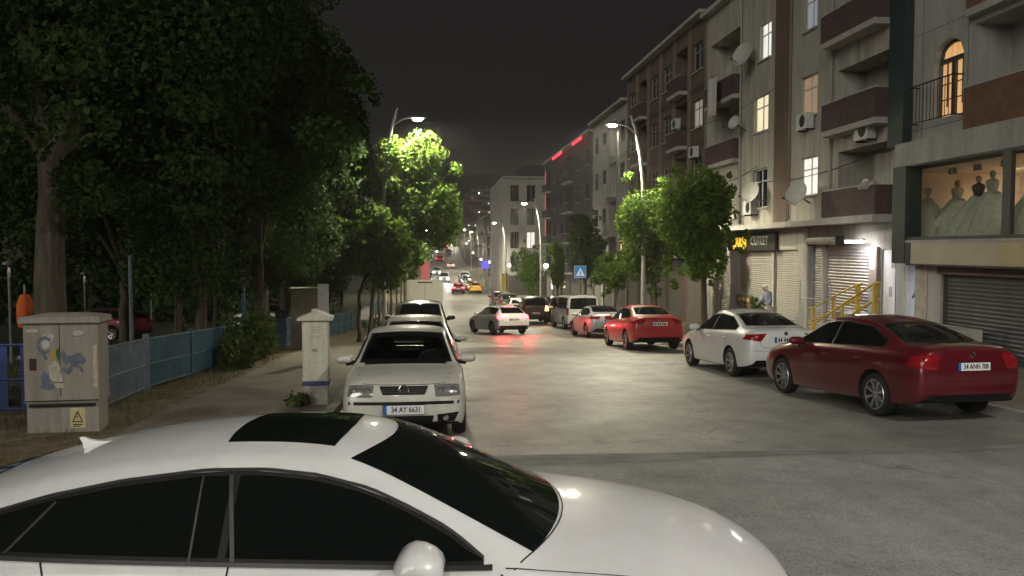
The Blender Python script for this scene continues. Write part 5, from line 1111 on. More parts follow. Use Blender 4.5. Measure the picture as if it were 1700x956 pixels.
# gowns on stands behind the shop glass
M['gown'] = rough_mat('gown_tulle', (.42,.42,.35), .9, .2, 8, 0, .5, 25); M['bodice'] = rough_mat('bodice_lace', (.42,.42,.36), .8, .25, 30, 0, .4, 60)
gl_ = ('white bridal gown by the dark jamb, seen against the peach wall','bridal gown in front of the shop column','bridal gown with a dark sash beside the mullion','tall wide bridal gown next to the mullion','bridal gown past the mullion at the picture edge')
for k, (px, top) in enumerate(((1537,300),(1590,300),(1625,293),(1648,284),(1722,280))):
    x = 14.30 if k != 1 else 14.75; y = FX(px, 300, x)[0]; zt = FX(px, top, x)[1]; z = zw0; t = thing('bridal_gown', gl_[k], 'gown', (x, y, z), 0, 'gowns in the bridal shop window'); h = zt-z; n = 40; b = MB(); rnd = random.Random(k)
    prof_ = [(.50,0),(.47,.12),(.40,.30),(.30,.48),(.20,.60),(.125,.68)]
    vs = []; ph = rnd.uniform(0, 6)
    for r_, q_ in prof_:
        for i in range(n): a = 2*math.pi*i/n; rr = r_*h*(.74+.22*(1-q_))*(1+.07*math.sin(9*a+ph)*(1-q_)+.03*math.sin(17*a)); vs.append((rr*math.cos(a), rr*math.sin(a), q_*h))
    b.add(vs, [(j*n+i, j*n+(i+1) % n, (j+1)*n+(i+1) % n, (j+1)*n+i) for j in range(5) for i in range(n)]); b.build('skirt', M['gown'], t, True)
    b = MB(); b.lathe([(.115*h*.62/.62,.665*h),(.10,.70*h),(.13,.77*h),(.15,.82*h),(.13,.86*h),(.06,.885*h),(.04,.90*h)], 18); b.v = [(v[0]*.95, v[1]*1.3, v[2]) for v in b.v]; b.build('bodice', M['bodice'] if k != 2 else M['framed'], t, True)
    b = MB(); b.sphere((0,0,.955*h), (.075,.07,.06*h), 12, 8); b.tube([(0,0,.885*h),(0,0,.95*h)], .03, 8)
    if k == 0: b.lathe([(.07,.98*h),(.03,1.02*h),(.0,1.05*h)], 10)
    b.build('mannequin', rough_mat('mannequin_skin_%d' % k, (.30,.26,.20), .6), t, True)
# --- beige building with the outlet shop
yB = FX(1172, 200, XF)[0]
fb = shop_fac('apartment_building', 'beige rendered apartment building with lit windows and a brown stripe over closed shutters', yA+.03, yB, -2.2, 13.6, 'plaster', 11)
for (a, c, e, f, lit) in ((1262,1281,36,97,'white'),(1252,1276,158,218,'warm'),(1250,1274,280,345,None),(1336,1358,-22,48,'blue'),(1330,1358,124,192,'orange'),(1329,1358,260,324,'white')):
    fb.window(*fb.px(a,c,e,f), lit, .14, 2, .32)
def par(px0, px1, py_floor, top_py, m='brownd', ph=1.0, out=.55, lit=None, door=True):
    u0, u1, v0, v1 = fb.px(px0, px1, top_py, py_floor); fb.balcony(u0, u1, v0, v1, ph, m, door, lit, out)
par(1392,1483,366,242); par(1392,1483,214,98); par(1392,1483,58,-80)
par(1181,1229,274,165,'brownd',1.0,.3); par(1181,1229,172,60,'brownd',1.0,.3)
s0, s1, _, _ = fb.px(1290,1313,0,1); zl = FX(1330,372,XF)[1]; fb.bar('brown_stripe', 'browns', s0, s1, zl+.1, 13.6, -.04, -.001)
fb.bar('canopy', 'slab', .05, fb.L, zl-.12, zl+.08, -.75, -.003); fb.bar('cornice', 'slab', -.0, fb.L, 13.6, 13.8, -.35, 11)
g = g
def gz(px0, px1, py0, zb): u0, u1, _, v1 = fb.px(px0, px1, py0, 500); return u0, u1, zb, v1
zq = FX(1300,416,XF)[1]
fb.shutter(*gz(1188,1216,424,-.90)); fb.shutter(*gz(1226,1281,416,-.72)); fb.shutter(*gz(1285,1328,414,-.55)); fb.shutter(*gz(1347,1364,406,-.35)); fb.shutter(*gz(1368,1446,405,-.15), 'shut', .12, .10)
d0 = fb.px(1464,1488,414,516); fb.hole(d0[0], d0[1], .43, d0[3], .14); b = MB(); b.box(d0[0]+.03, .05, .44, d0[1]-.03, .10, d0[3]-.02); dr_ = b.build('door', rough_mat('white_door', (.70,.68,.70), .6, .08), fb.t); b = MB(); b.box(d0[0]+.45, .043, 1.85, d0[0]+.75, .049, 2.25); b.box(d0[0]+.2, .043, 2.5, d0[0]+.5, .049, 2.6); b.box(d0[0]+.35, .043, 1.0, d0[0]+.5, .049, 1.3); b.build('notice', rough_mat('paper_notice', (.40,.40,.42), .8), dr_)
e0 = fb.px(1448,1461,410,480); b = MB(); b.box(e0[0], -.10, e0[2], e0[1], -.002, e0[3]); mb_ = b.build('meter_panel', rough_mat('meter_panel', (.30,.24,.20), .7, .4, 8), fb.t)
b = MB(); b.box(e0[0]+.05, -.11, e0[2]+.6, e0[1]-.1, -.101, e0[2]+1.0); b.build('meter', M['plate'], mb_)
for (a, c) in ((1216,1224),(1329,1345),(1447,1462)):
    w = fb.px(a, c, 400, 500); fb.bar('pier', 'plaster2', w[0], w[1], -1.2, zl-.121, -.09, -.0015) if a != 1447 else fb.bar('pier', 'plaster2', w[0], w[1], -.2, e0[2]-.01, -.08, -.0015)
# shop sign
w = fb.px(1214,1293,390,413); sg = thing('shop_sign', 'black fascia sign reading OUTLET in yellow and grey letters', 'sign', (XF-.15, fb.y1-w[0], (w[2]+w[3])/2), R(-90)); b = MB(); b.box(0,0,-.36,w[1]-w[0],.14,.36); b.build('board', plain('sign_black', (.02,.018,.016), .5), sg)
Ls = w[1]-w[0]; t1 = link('lettering', text_mesh('ÇARŞI', .56, emis('yellow_letters', (1,.62,.05), .7, (.8,.5,.05)), 'lettering', 1.0, .012, .012), sg); t1.rotation_euler = (R(90),0,0); t1.location = (Ls*.27, -.015, -.03)
t2 = link('lettering', text_mesh('OUTLET', .50, plain('grey_letters', (.32,.31,.28), .6), 'lettering', .95, .012, .01), sg); t2.rotation_euler = (R(90),0,0); t2.location = (Ls*.70, -.015, .02)
w = fb.px(1225,1250,490,505); b = MB(); b.box(0,0,0,1.7,.05,.5); sg2 = thing('shop_board', 'small brown board with yellow lettering low on the shutter', 'sign', (XF-.06, fb.y1-w[0], w[2]-.1), R(-90)); b.build('board', plain('brown_board', (.08,.05,.035), .6), sg2); b = MB()
for k in range(8):
    if k != 2: b.box(.2+.16*k, -.006, .24, .2+.16*k+.11, -.001, .38)
b.build('lettering', plain('yellow_marks', (.55,.40,.10), .6), sg2)
# air conditioner, dishes, washing
def ac(px, py, lb, y_=None): y, z = FX(px, py, XF); t = thing('air_conditioner', lb, 'air conditioner', (XF-.35, y, z), R(-90)); b = MB(); b.box(-.4,0,0,.4,.28,.55); b.build('housing', M['frame'], t); b = MB(); b.lathe([(.0,-.006),(.20,-.008),(.22,-.001)], 20, 'y', (.08,0,.28)); b.build('fan_grille', M['iron'], t); b = MB(); b.box(-.35,.05,-.05,-.3,.35,-.001); b.build('bracket', M['iron'], t); b = MB(); b.box(.3,.05,-.05,.35,.35,-.001); b.build('bracket', M['iron'], t)
ac(1253,356,'air conditioner under the unlit window of the beige building')
def dish(px, py, r, lb, x=13.0):
    y, z = FX(px, py, x); t = thing('satellite_dish', lb, 'satellite dish', (x, y, z), R(-90)); b = MB(); b.lathe([(0,.0),(r*.5,-.04),(r*.85,-.11),(r,-.16),(r,-.15),(r*.85,-.095),(r*.5,-.025),(0,.015)], 28, 'y'); b.v = [tuple(Matrix.Rotation(R(25),3,'Z')@(Matrix.Rotation(R(-18),3,'X')@Vector(v))) for v in b.v]; b.build('reflector', rough_mat('dish_grey', (.42,.41,.38), .6, .15, 4) if 'dish_grey' not in bpy.data.materials else bpy.data.materials['dish_grey'], t, True, 60); b = MB(); b.tube([(0,.02,-.05),(0,.42,-.3)], .025, 8); b.build('bracket', M['iron'], t); b = MB(); b.tube([(0,-.1,-r*.9),(-.15,-.5,-.12)], .012, 6); b.tube([(-.15,-.55,-.12),(-.13,-.46,-.11)], .04, 8); b.build('feed_arm', M['iron'], t)
dish(1250,321,.42,'satellite dish beside the unlit window of the beige building'); dish(1326,323,.45,'larger satellite dish below the lit white window of the beige building')
dish(1236,92,.5,'satellite dish on the upper recessed balcony'); dish(1222,205,.3,'small dish on the balcony under the washing')
y, z = FX(1181,131,XF-.6); b = MB(); n = 14; vs = []
for j in range(9):
    for i in range(n+1): vs.append((.02*math.sin(i*1.1+j*.2)-.03*math.sin(i*.5), -1.35*i/n, -1.75*j/8+.03*math.sin(i*.9)*(j/8)))
b.add(vs, [(j*(n+1)+i, j*(n+1)+i+1, (j+1)*(n+1)+i+1, (j+1)*(n+1)+i) for j in range(8) for i in range(n)]); sh = thing('bed_sheet', 'pale bed sheet hung out from the recessed balcony', 'washing', (XF-.62, y+.5, z)); o = b.build('cloth', plain('sheet_cloth', (.52,.50,.47), .9), sh, True); md = o.modifiers.new('thick', 'SOLIDIFY'); md.thickness = .008; b = MB(); b.tube([(0,.1,.02),(0,-1.45,.02)], .01, 6); b.build('line', M['iron'], sh)
y, z = FX(1436,312,XF-.5); la = thing('washing', 'bundled washing draped over the lowest parapet', 'washing', (XF-.50, y, z-.03)); b = MB()
for k in range(6): b.sphere((random.uniform(-.08,.08), -.13*k+.3, .05+.07*(k % 2)), (.12,.14,.11), 10, 7)
b.build('cloth', plain('washing_cloth', (.30,.26,.26), .9), la, True); b = MB(); b.sphere((0,-.05,.22), (.09,.12,.09), 10, 7); b.build('towel', plain('white_towel', (.6,.6,.6), .9), la, True)
fb.build()
def pipe(f, u, v0, v1, m='slab'):
    b = MB(); b.tube([(u,-.07,v0),(u,-.07,v1)], .045, 8)
    for k in range(int((v1-v0)/2)): b.lathe([(.06,v0+1+2*k),(.06,v0+1.05+2*k)], 8, 'z', (u,-.07,0))
    b.build('drainpipe', M[m], f.t)
pipe(fb, fb.px(1317,1318,0,1)[0], zl+.2, 13.4, 'browns2'); pipe(fb, fb.px(1234,1235,0,1)[0], zl+.2, 13.4, 'plaster2'); pipe(fb, fb.px(1386,1387,0,1)[0], zl+.2, 13.4, 'plaster2')
for a, c, hz, sg in ((.1, 6.4, 5.6, .25), (6.4, fb.L-.2, 5.2, .3), (.1, 5.2, zl+.28, .08)):
    b = MB(); b.tube([(a+(c-a)*k/14, -.03, hz-sg*(1-(2*k/14-1)**2)+.25*k/14) for k in range(15)], .014, 5); b.build('cable', M['iron'], fb.t)
ac(1446,232,'air conditioner hung under the middle balcony'); ac(1345,215,'air conditioner under the dim orange window'); ac(1158,262,'air conditioner on the brown striped building'); ac(1128,215,'air conditioner high on the brown striped building')
# tube light over the big shutter
y, z = FX(1418,401,XF-.45); tl = thing('tube_light', 'bright tube light over the big shutter', 'light', (XF-.45, y, z), R(-90)); b = MB(); b.box(-.55,-.05,.035,.55,.05,.09); b.build('housing', M['frame'], tl); b = MB(); b.tube([(-.52,0,0),(.52,0,0)], .032, 10); b.build('tube', emis('tube_glow', (.95,.95,1), 38), tl)
ld = bpy.data.lights.new('tube_glow', 'AREA'); ld.shape = 'RECTANGLE'; ld.size = 1.0; ld.size_y = .1; ld.energy = 48; ld.color = (.93,.92,1); link('tube_glow', ld, tl, (0,0,-.05))
y, z = FX(1362,400,XF-.35); b = MB(); b.tube([(0,-.95,0),(0,.95,0)], .13, 14); aw = thing('rolled_awning', 'rolled-up awning above the narrow shutter', 'awning', (XF-.30, y, z)); b.build('roll', rough_mat('awning_cloth', (.36,.34,.31), .8), aw, True); b = MB(); b.box(-.02,-1.0,-.16,.28,-.96,.16); b.build('bracket', M['iron'], aw); b = MB(); b.box(-.02,.96,-.16,.28,1.0,.16); b.build('bracket', M['iron'], aw)
# raised walk, platform, stairs and yellow rails
def slabz(name, x0, x1, y0, y1, zf_, m, lbl, cat):
    n = 12; b = MB(); vs = []
    for i in range(n+1):
        y = y0+(y1-y0)*i/n; z = zf_(y); vs += [(x0,y,z),(x1,y,z),(x0,y,z-1.0),(x1,y,z-1.0)]
    b.add(vs, [f for i in range(n) for f in ((i*4,i*4+1,i*4+5,i*4+4),(i*4,i*4+4,i*4+6,i*4+2),(i*4+1,i*4+3,i*4+7,i*4+5))]+[(0,2,3,1),(n*4,n*4+1,n*4+3,n*4+2)]); o = b.build(name, M[m]); return struct(o)
slabz('raised_pavement', 11.2, 13.49, 28.4, 60, lambda y: g(y)+.47, 'pave', '', '')
slabz('shop_platform', 12.95, 13.49, 20.5, 24.9, lambda y: .42, 'slab', '', '')
slabz('shop_platform', 11.5, 13.49, 18.6, 20.498, lambda y: .424, 'slab', '', '')
stt = thing('stairs', 'concrete stairs climbing to the platform between yellow rails', 'stairs', (12.25, 24.2, g(24.2))); b = MB()
for k in range(8): y0 = 20.5+.46*k; b.box(-.65, y0-24.2, -.5, .69, y0+.46-24.2, .30-.15*k-g(24.2)); 
b.build('step', M['slab'], stt)
M['yel'] = rough_mat('yellow_rail_paint', (.62,.42,.06), .5, .25, 6, .1, .1)
for x, ya, za, yb, zb_, lb in ((11.62,23.6,.14,20.2,1.53,'yellow handrail on the street side of the stairs'),(12.9,26.3,.43,23.4,1.36,'yellow handrail close to the big shutter')):
    t = thing('handrail', lb, 'handrail', (x, ya, za-.95), 0, 'yellow handrails'); L = yb-ya; H_ = zb_-za
    for dz in (.95, .50): b = MB(); b.tube([(0,.25,dz-.02),(0,0,dz),(0,L,dz+H_),(0,L-.2,dz+H_+.01)], .03, 8); b.build('rail', M['yel'], t)
    for q_ in (0, .5, 1): b = MB(); w_ = .035 if q_ < 1 else .055; b.box(-w_, L*q_-w_, H_*q_-.15, w_, L*q_+w_, H_*q_+.93); b.build('post', M['yel'], t)
t = thing('guard_rail', 'thin grey guard rail before the white door', 'railing', (11.5, 22.4, .42)); b = MB(); b.tube([(0,0,0),(0,0,1.0),(0,1.9,1.0),(0,1.9,0)], .02, 8); b.tube([(0,0,.5),(0,1.9,.5)], .015, 8); b.build('rail', M['pole'], t)
for k, (yy, lb) in enumerate(((29.6,'dark tall planter on the raised walk by the brown board'),(28.9,'second dark planter on the raised walk, nearer the stairs'))):
    t = thing('planter', lb, 'planter', (12.3, yy, g(yy)+.47), 0, 'planters on the raised walk'); b = MB(); b.lathe([(.0,0),(.16,0),(.22,.75),(.25,.78),(.25,.82),(.2,.82),(.18,.75),(0,.74)], 16); b.build('pot', M['framed'], t, True, 40); b = MB(); rnd = random.Random(k); leaves(b, crown_pts([(Vector((0,0,1.0)), (.22,.22,.25))], 120, rnd), .1, rnd); b.build('plant', M['leafd'], t)
# --- brown striped building, grey building, dark building with neon, pale gabled building
def gen(name, label, px0, px1, ztop, wall, band, nb, nf, fh, gf, depth=10, lits=(), balc=(), shm='shutm', win='framed', cornice='slab', y0=None, y1=None, xf=XF, pil=None):
    y0 = FX(px0, 300, xf)[0]+.03 if y0 is None else y0; y1 = FX(px1, 300, xf)[0] if y1 is None else y1
    zg = g(y1)-.4; f = shop_fac(name, label, y0, y1, zg, ztop, wall, depth, xf); L = f.L; zb = ztop-nf*fh-.5; bw = L/nb
    for i in range(nf):
        v = zb+i*fh
        for j in range(nb):
            c = bw*(j+.5)
            if (j in balc): f.balcony(c-bw*.40, c+bw*.40, v, v+fh-.35, .95, band, True, None, .5)
            else: f.window(c-min(.75,bw*.3), c+min(.75,bw*.3), v+.85, v+2.25, dict(lits).get((i, j)), .12, 2, .3, win)
        f.bar('band', band, 0, L, v-.18, v+.12, -.06 if not balc else -.03, -.002)
    if pil:
        for j in range(nb+1): uu = bw*j; f.bar('pilaster', pil, max(0, uu-.25), min(L, uu+.25), zb+.12, ztop, -.031, -.0015)
    f.bar('cornice', cornice, 0, L, ztop, ztop+.18, -.45, depth)
    for j in range(max(1, nb-1)):
        w = L/max(1, nb-1); ym = f.y1-w*(j+.5); f.shutter(w*j+.25, w*(j+1)-.25, g(ym)+.3, zb-.75, shm)
    f.bar('fascia', 'darkwall', .1, L-.1, zb-.7, zb-.22, -.12, -.003)
    f.build(); return f
M['browns'] = M['browns']
fc = gen('apartment_building', 'brown apartment building with pale bands under a sloping roofline', 1172, 1041, 13.9, 'browns', 'brownd', 6, 4, 2.85, 3.4, lits=(((2,5),'dim'),), balc=(1,4), win='frameg', pil='browns2')
fd = gen('apartment_building', 'plain grey apartment building behind the bright shop-side lamp', 1041, 984, 12.6, 'plaster2', 'plaster', 4, 4, 2.9, 3.4, lits=(), balc=(2,))
fe = gen('apartment_building', 'dark apartment building edged with red neon at the roof', 984, 906, 12.2, 'darkwall', 'darkwall', 6, 4, 2.9, 3.4, lits=(((0,4),'dim'),), balc=(0,3))
M['neon'] = emis('red_neon', (1,.05,.08), 1.5, (.3,.02,.02))
for a, c in ((0.5, 5), (11, 17)): fe.bar('neon_strip', 'neon', fe.L-c-2, fe.L-a-2, 11.86, 12.12, -.52, -.455)
fe.bar('neon_strip', 'neon', .3, .42, 4, 11.5, -.10, -.065)
ff = Fac('apartment_building', 'pale apartment building showing its gable end to the street', (9.4, 104, 0), 0, 5.6, -4, 11.6, 22, M['pale'])
zz0 = 8.6
for i in range(4):
    for j, u in enumerate((1.5, 3.6)): ff.window(u-.55, u+.55, zz0-3.0*i, zz0-3.0*i+2.1, 'white' if (i == 2 and j == 1) else None, .12, 2, .0, 'framed')
ff.bar('cornice', 'slab', 0, 5.6, 11.6, 11.8, -.3, 22); ff.bar('roof_room', 'darkwall', 2.6, 5.6, 11.81, 13.4, 1.5, 9); ff.bar('base_band', 'darkwall', 0, 5.6, -4, -.9, -.05, -.002); ff.build()
fs = shop_fac('apartment_building', 'x', 0, 1, 0, 1, 'pale') if False else None
gen('apartment_building', 'dim apartment building past the pale gabled one', 0, 0, 9.6, 'plaster2', 'brownd', 6, 4, 2.9, 3.4, y0=127, y1=150, xf=11.6, balc=(2,))
gen('apartment_building', 'far apartment building at the dip of the street', 0, 0, 9.2, 'browns', 'brownd', 6, 4, 2.9, 3.4, y0=151, y1=178, xf=11.8, balc=(4,))
gen('apartment_building', 'farthest building where the road starts to climb', 0, 0, 9.6, 'plaster2', 'brownd', 6, 3, 2.9, 3.4, y0=180, y1=215, xf=12.2)
b = MB(); P0 = Vector((7.9,34.4,g(34.4)+.1+8.9)); cbl = thing('hanging_cable', 'thin loose cable hanging beside the bright shop-side lamp', 'cable', (8.05,34.4,g(34.4)+6.0)); b.tube([(0,0,2.9),(.03,0,1.9),(-.03,0,.9),(-.06,0,0)], .016, 5); b.build('cable', M['iron'], cbl)
for (xa, ya, za, xb, yb, zb_, sg, lb) in ((13.2,30,8.6,9.2,34.4,7.4,.5,'black wire sagging from the beige building to the bright lamp'),(9.2,34.4,7.5,9.2,66.8,5.8,.9,'long wire sagging between the first two shop-side lamps')):
    t = thing('overhead_wire', lb, 'wire', (xa, ya, za)); b = MB(); b.tube([((xb-xa)*k/16, (yb-ya)*k/16, (zb_-za)*k/16-sg*(1-(2*k/16-1)**2)) for k in range(17)], .012, 5); b.build('cable', M['iron'], t)
for (px, z_, lb) in ((1110,13.9,'roof aerial on the brown striped building'),(1010,12.6,'roof aerial on the plain grey building'),(1190,13.7,'roof aerial on the beige building')):
    y_ = FX(px, 200, 14.3)[0]; t = thing('roof_aerial', lb, 'aerial', (14.3, y_, z_+.1)); b = MB(); b.tube([(0,0,0),(0,0,1.7)], .02, 6); b.build('mast', M['iron'], t); b = MB(); b.tube([(0,-.7,1.6),(0,.7,1.6)], .012, 5)
    for k in range(6): b.tube([(-.25+.02*k,-.6+.22*k,1.6),(.25-.02*k,-.6+.22*k,1.6)], .008, 4)
    b.build('antenna', M['iron'], t)
# houses far up the hill
rnd = random.Random(3); hl_ = rough_mat('hill_house_wall', (.20,.17,.15), .9, .3, .3)
spots = [(745,352,0),(760,344,1),(772,338,0),(783,330,2),(795,322,0),(806,318,1),(815,330,2),(822,322,1),(752,372,0),(768,366,3),(780,372,3),(797,352,0),(812,352,1),(736,392,1),(758,396,0),(775,398,0),(741,366,0),(750,332,1),(788,346,0),(803,338,3),(742,380,3),(766,384,0),(790,388,1),(806,362,0),(733,404,3),(748,405,0)]
hw = [emis('far_window_white', (1,.92,.75), 5), emis('far_window_orange', (1,.55,.25), 4), emis('far_window_red', (1,.12,.08), 4), emis('far_window_dim', (.8,.75,.65), 1.5)]
ords = ['lowest','white-lit','amber','red-lit']
for k, (px, py, c) in enumerate(spots):
    d = ray(px, py+3); t_ = 230.0; hit = None
    while t_ < 1150:
        p = Vector((0,0,CAMZ))+d*t_; zt = g(p.y) if p.y < 700 else hillz(p.x, p.y)
        if p.z < zt: hit = p; break
        t_ += 2
    if hit is None: continue
    t = thing('hillside_house', 'small dark house with a tiny lit window far up the night hillside', 'house', (hit.x, hit.y, hit.z-1.5), 0, 'houses on the far hillside'); s = max(.6, t_/520)
    b = MB(); b.box(-4*s,0,0,4*s,7*s,5*s); b.build('wall', hl_, t); b = MB(); b.add([(-4.4*s,-.4*s,5*s),(4.4*s,-.4*s,5*s),(4.4*s,7.4*s,5*s),(-4.4*s,7.4*s,5*s),(-4.4*s,3.5*s,7*s),(4.4*s,3.5*s,7*s)], [(0,1,5,4),(2,3,4,5),(0,4,3),(1,2,5)]); b.build('roof', M['browns'], t)
    for q_ in range(1 if c != 3 else 2): b = MB(); x = rnd.uniform(-2.5,1.5)*s+q_*2.6*s; b.box(x-.35*s, -.05, 2.2*s, x+.35*s, -.01, 3.1*s); b.build('window', hw[c], t)
# ------------------------------------------------------------------ signs
t = thing('crossing_sign', 'blue square pedestrian crossing sign on a post', 'road sign', (9.35, 50, g(50)+.12)); b = MB(); zc = FY(963,451,50)[1]-g(50)-.12; b.tube([(-.05,0,0),(-.05,0,zc+.3)], .03, 8); b.tube([(.12,0,0),(.12,0,zc+.3)], .03, 8); b.build('post', M['pole'], t)
b = MB(); b.box(-.38,-.05,zc-.38,.38,-.03,zc+.38); bd_ = b.build('board', plain('sign_white', (.75,.78,.8), .5), t); b = MB(); b.box(-.35,-.056,zc-.35,.35,-.0505,zc+.35); b.build('blue_field', emis('sign_blue', (.05,.28,.62), .28, (.03,.20,.50)), bd_); b = MB(); b.add([(-.28,-.060,zc-.26),(.28,-.060,zc-.26),(0,-.060,zc+.26)], [(0,1,2)]); b.build('white_triangle', emis('sign_white_lit', (.8,.85,.9), .25), bd_)
b = MB(); b.sphere((0,-.062,zc+.05), (.03,.004,.035), 10, 6); b.tube([(0,-.064,zc+.02),(-.01,-.064,zc-.08)], .025, 6); b.tube([(-.01,-.064,zc-.08),(-.08,-.064,zc-.22)], .016, 6); b.tube([(-.01,-.064,zc-.08),(.06,-.064,zc-.22)], .016, 6); b.tube([(0,-.064,zc),(.08,-.064,zc-.07)], .012, 6); b.build('walker', M['ink'], bd_)
y, z = 128, FY(800,440,128)[1]; t = thing('neon_sign', 'blue glowing shop sign far down the street', 'sign', (FY(800,440,126.5)[0]+.6, 126.5, g(126.5)+.1)); zz = FY(800,440,126.5)[1]-g(126.5)-.1; b = MB(); b.box(-.6,-.1,zz-.5,.5,.1,zz+.6); b.build('panel', emis('blue_glow', (.10,.08,1), 1.3, (.05,.05,.4)), t); b = MB(); b.tube([(.0,.15,0),(0,.15,zz)], .06, 8); b.build('post', M['housing'], t)
t = thing('yellow_cabinet', 'small yellow cabinet on the far shop pavement', 'cabinet', (FY(838,463,98.5)[0], 98.5, g(98.5)+.1)); zz = FY(838,455,98.5)[1]-g(98.5)-.1; b = MB(); b.box(-.45,-.3,0,.45,.3,zz); b.build('housing', plain('yellow_metal', (.7,.52,.05), .5), t); b = MB(); b.box(-.5,-.35,zz+.002,.5,.35,zz+.08); b.build('lid', M['housing'], t)
b = MB(); b.box(0,0,0,.2,.4,1.1); t = thing('lit_sign', 'narrow orange-red lit sign by the blue crossing sign', 'sign', (12.6, 52.5, FX(973,425,12.6)[1])); b.build('panel', emis('orange_sign_glow', (1,.35,.18), .9), t); b = MB(); b.box(.25,.4,.4,.9,.46,.5); b.build('bracket', M['iron'], t)
for k, (px, py0, py1, c, lb) in enumerate(((917,462,480,'white','small lit shop window near the columnar tree'),(937,442,478,'warm','tall lit shop doorway near the columnar tree'))):
    y, z1 = FX(px, py0, XF-.1); _, z0 = FX(px, py1, XF-.1); t = thing('shop_window', lb, 'shop window', (XF-.12, y, z0)); b = MB(); b.box(0,-.9,0,.05,.9,z1-z0); b.build('pane', LIT[c], t); b = MB(); b.box(-.03,-1.0,-.1,.055,-.9,z1-z0+.1); b.box(-.03,.9,-.1,.055,1.0,z1-z0+.1); b.box(-.03,-.9,z1-z0,.055,.9,z1-z0+.1); b.build('frame', M['framed'], t)
# ------------------------------------------------------------------ people
def person(name_lbl, loc, rz, J, parts, skin=(.30,.19,.13), hair=None):
    """J: joints; edges grown into one skin; clothing = the same skeleton a little fatter"""
    t = thing('person', name_lbl, 'person', loc, rz)
    def grow(nm, chains, mat, sub=1):
        pts = []; ed = []; rad = []; ix = {}
        def vid(p, r):
            k = tuple(round(c, 4) for c in p)
            if k not in ix: ix[k] = len(pts); pts.append(p); rad.append(r)
            return ix[k]
        for ch in chains:
            for (p, r), (q_, s) in zip(ch, ch[1:]):
                e = (vid(p, r), vid(q_, s))
                if e[0] != e[1]: ed.append(e)
        me = bpy.data.meshes.new(nm); me.from_pydata(pts, ed, [])
        def sk(o):
            m_ = o.modifiers.new('k', 'SKIN'); m_.use_smooth_shade = True
            for v, r in zip(o.data.skin_vertices[0].data, rad): v.radius = r if isinstance(r, tuple) else (r, r)
            o.data.skin_vertices[0].data[0].use_root = True; s_ = o.modifiers.new('s', 'SUBSURF'); s_.levels = sub; s_.render_levels = sub
        m2 = evald(me, [sk]); m2.materials.clear(); m2.materials.append(mat); m2.polygons.foreach_set('use_smooth', [True]*len(m2.polygons)); return link(nm, m2, t)
    j = {k: Vector(v) for k, v in J.items()}; sm = rough_mat('skin_tone', skin, .6, .1, 6) if 'skin_tone' not in bpy.data.materials else bpy.data.materials['skin_tone']
    ch = [[(j['pelvis'],(.13,.10)),(j['waist'],(.12,.09)),(j['chest'],(.15,.11)),(j['neck'],.055),(j['head'].lerp(j['neck'],.45),.07),(j['head'],(.078,.09)),(j['head']+Vector((0,0,.09)),.06)]]
    face = Vector(J.get('face', (0,-1,0))).normalized(); ch.append([(j['head'],(.078,.09)),(j['head']+face*.10+Vector((0,0,-.02)),.016)])
    for s in 'lr':
        ch.append([(j['chest'],(.15,.11)),(j['sh'+s],.06),(j['el'+s],.042),(j['wr'+s],.028)])
        hd = (j['wr'+s]-j['el'+s]).normalized(); sd = hd.orthogonal().normalized(); pm = j['wr'+s]+hd*.06; ch.append([(j['wr'+s],.028),(pm,(.035,.016))])
        for f in range(4): a = pm+sd*(.026*(f-1.5)*.7)+hd*.035; ch.append([(pm,(.035,.016)),(a,.009),(a+hd*(.045+.008*(1.5-abs(f-1.5)))+hd.cross(sd)*.02,.007)])
        a = j['wr'+s]+hd*.03+sd*.045; ch.append([(j['wr'+s],.028),(a,.010),(a+hd*.035,.008)])
        ch.append([(j['pelvis'],(.13,.10)),(j['hp'+s],.085),(j['kn'+s],.055),(j['an'+s],.038),(j['an'+s]+face*.10+Vector((0,0,-.05)),.035)])
    grow('body', ch, sm)
    jm = parts['top']; grow('jacket', [[(j['pelvis'],(.165,.125)),(j['waist'],(.165,.125)),(j['chest'],(.185,.14)),(j['neck']-Vector((0,0,.03)),.085)]]+[[(j['chest'],(.185,.14)),(j['sh'+s],.088),(j['el'+s],.066),(j['wr'+s],.050)] for s in 'lr'], jm)
    grow('trousers', [[(j['pelvis'],(.15,.115)),(j['hp'+s],.105),(j['kn'+s],.075),(j['an'+s],.06)] for s in 'lr'], parts['leg'])
    for s in 'lr': grow('shoe', [[(j['an'+s]+Vector((0,0,-.04))-face*.04,.045),(j['an'+s]+face*.08+Vector((0,0,-.055)),.045),(j['an'+s]+face*.17+Vector((0,0,-.06)),.035)]], parts['shoe'])
    if 'hood' in parts: grow('hood', [[(j['neck']-face*.05,.10),(j['head']-face*.035+Vector((0,0,.01)),(.115,.115)),(j['head']-face*.02+Vector((0,0,.10)),.085)]], parts['hood'])
    if hair: grow('hair', [[(j['head']-face*.03+Vector((0,0,.03)),.098),(j['head']-face*.02+Vector((0,0,.10)),.07)]], hair)
    return t
CL = dict(blue=plain('blue_grey_cloth', (.26,.28,.36), .9), white=plain('white_cloth', (.62,.61,.58), .9), dark=plain('black_cloth', (.015,.015,.017), .9), pale=plain('pale_trousers', (.45,.43,.40), .9), hairm=plain('dark_hair', (.015,.012,.010), .6), navy=plain('navy_cloth', (.10,.10,.19), .9))
yp = 26.9; zp = g(26.9)+.47
xp, _ = FY(1297, 500, 27.6)
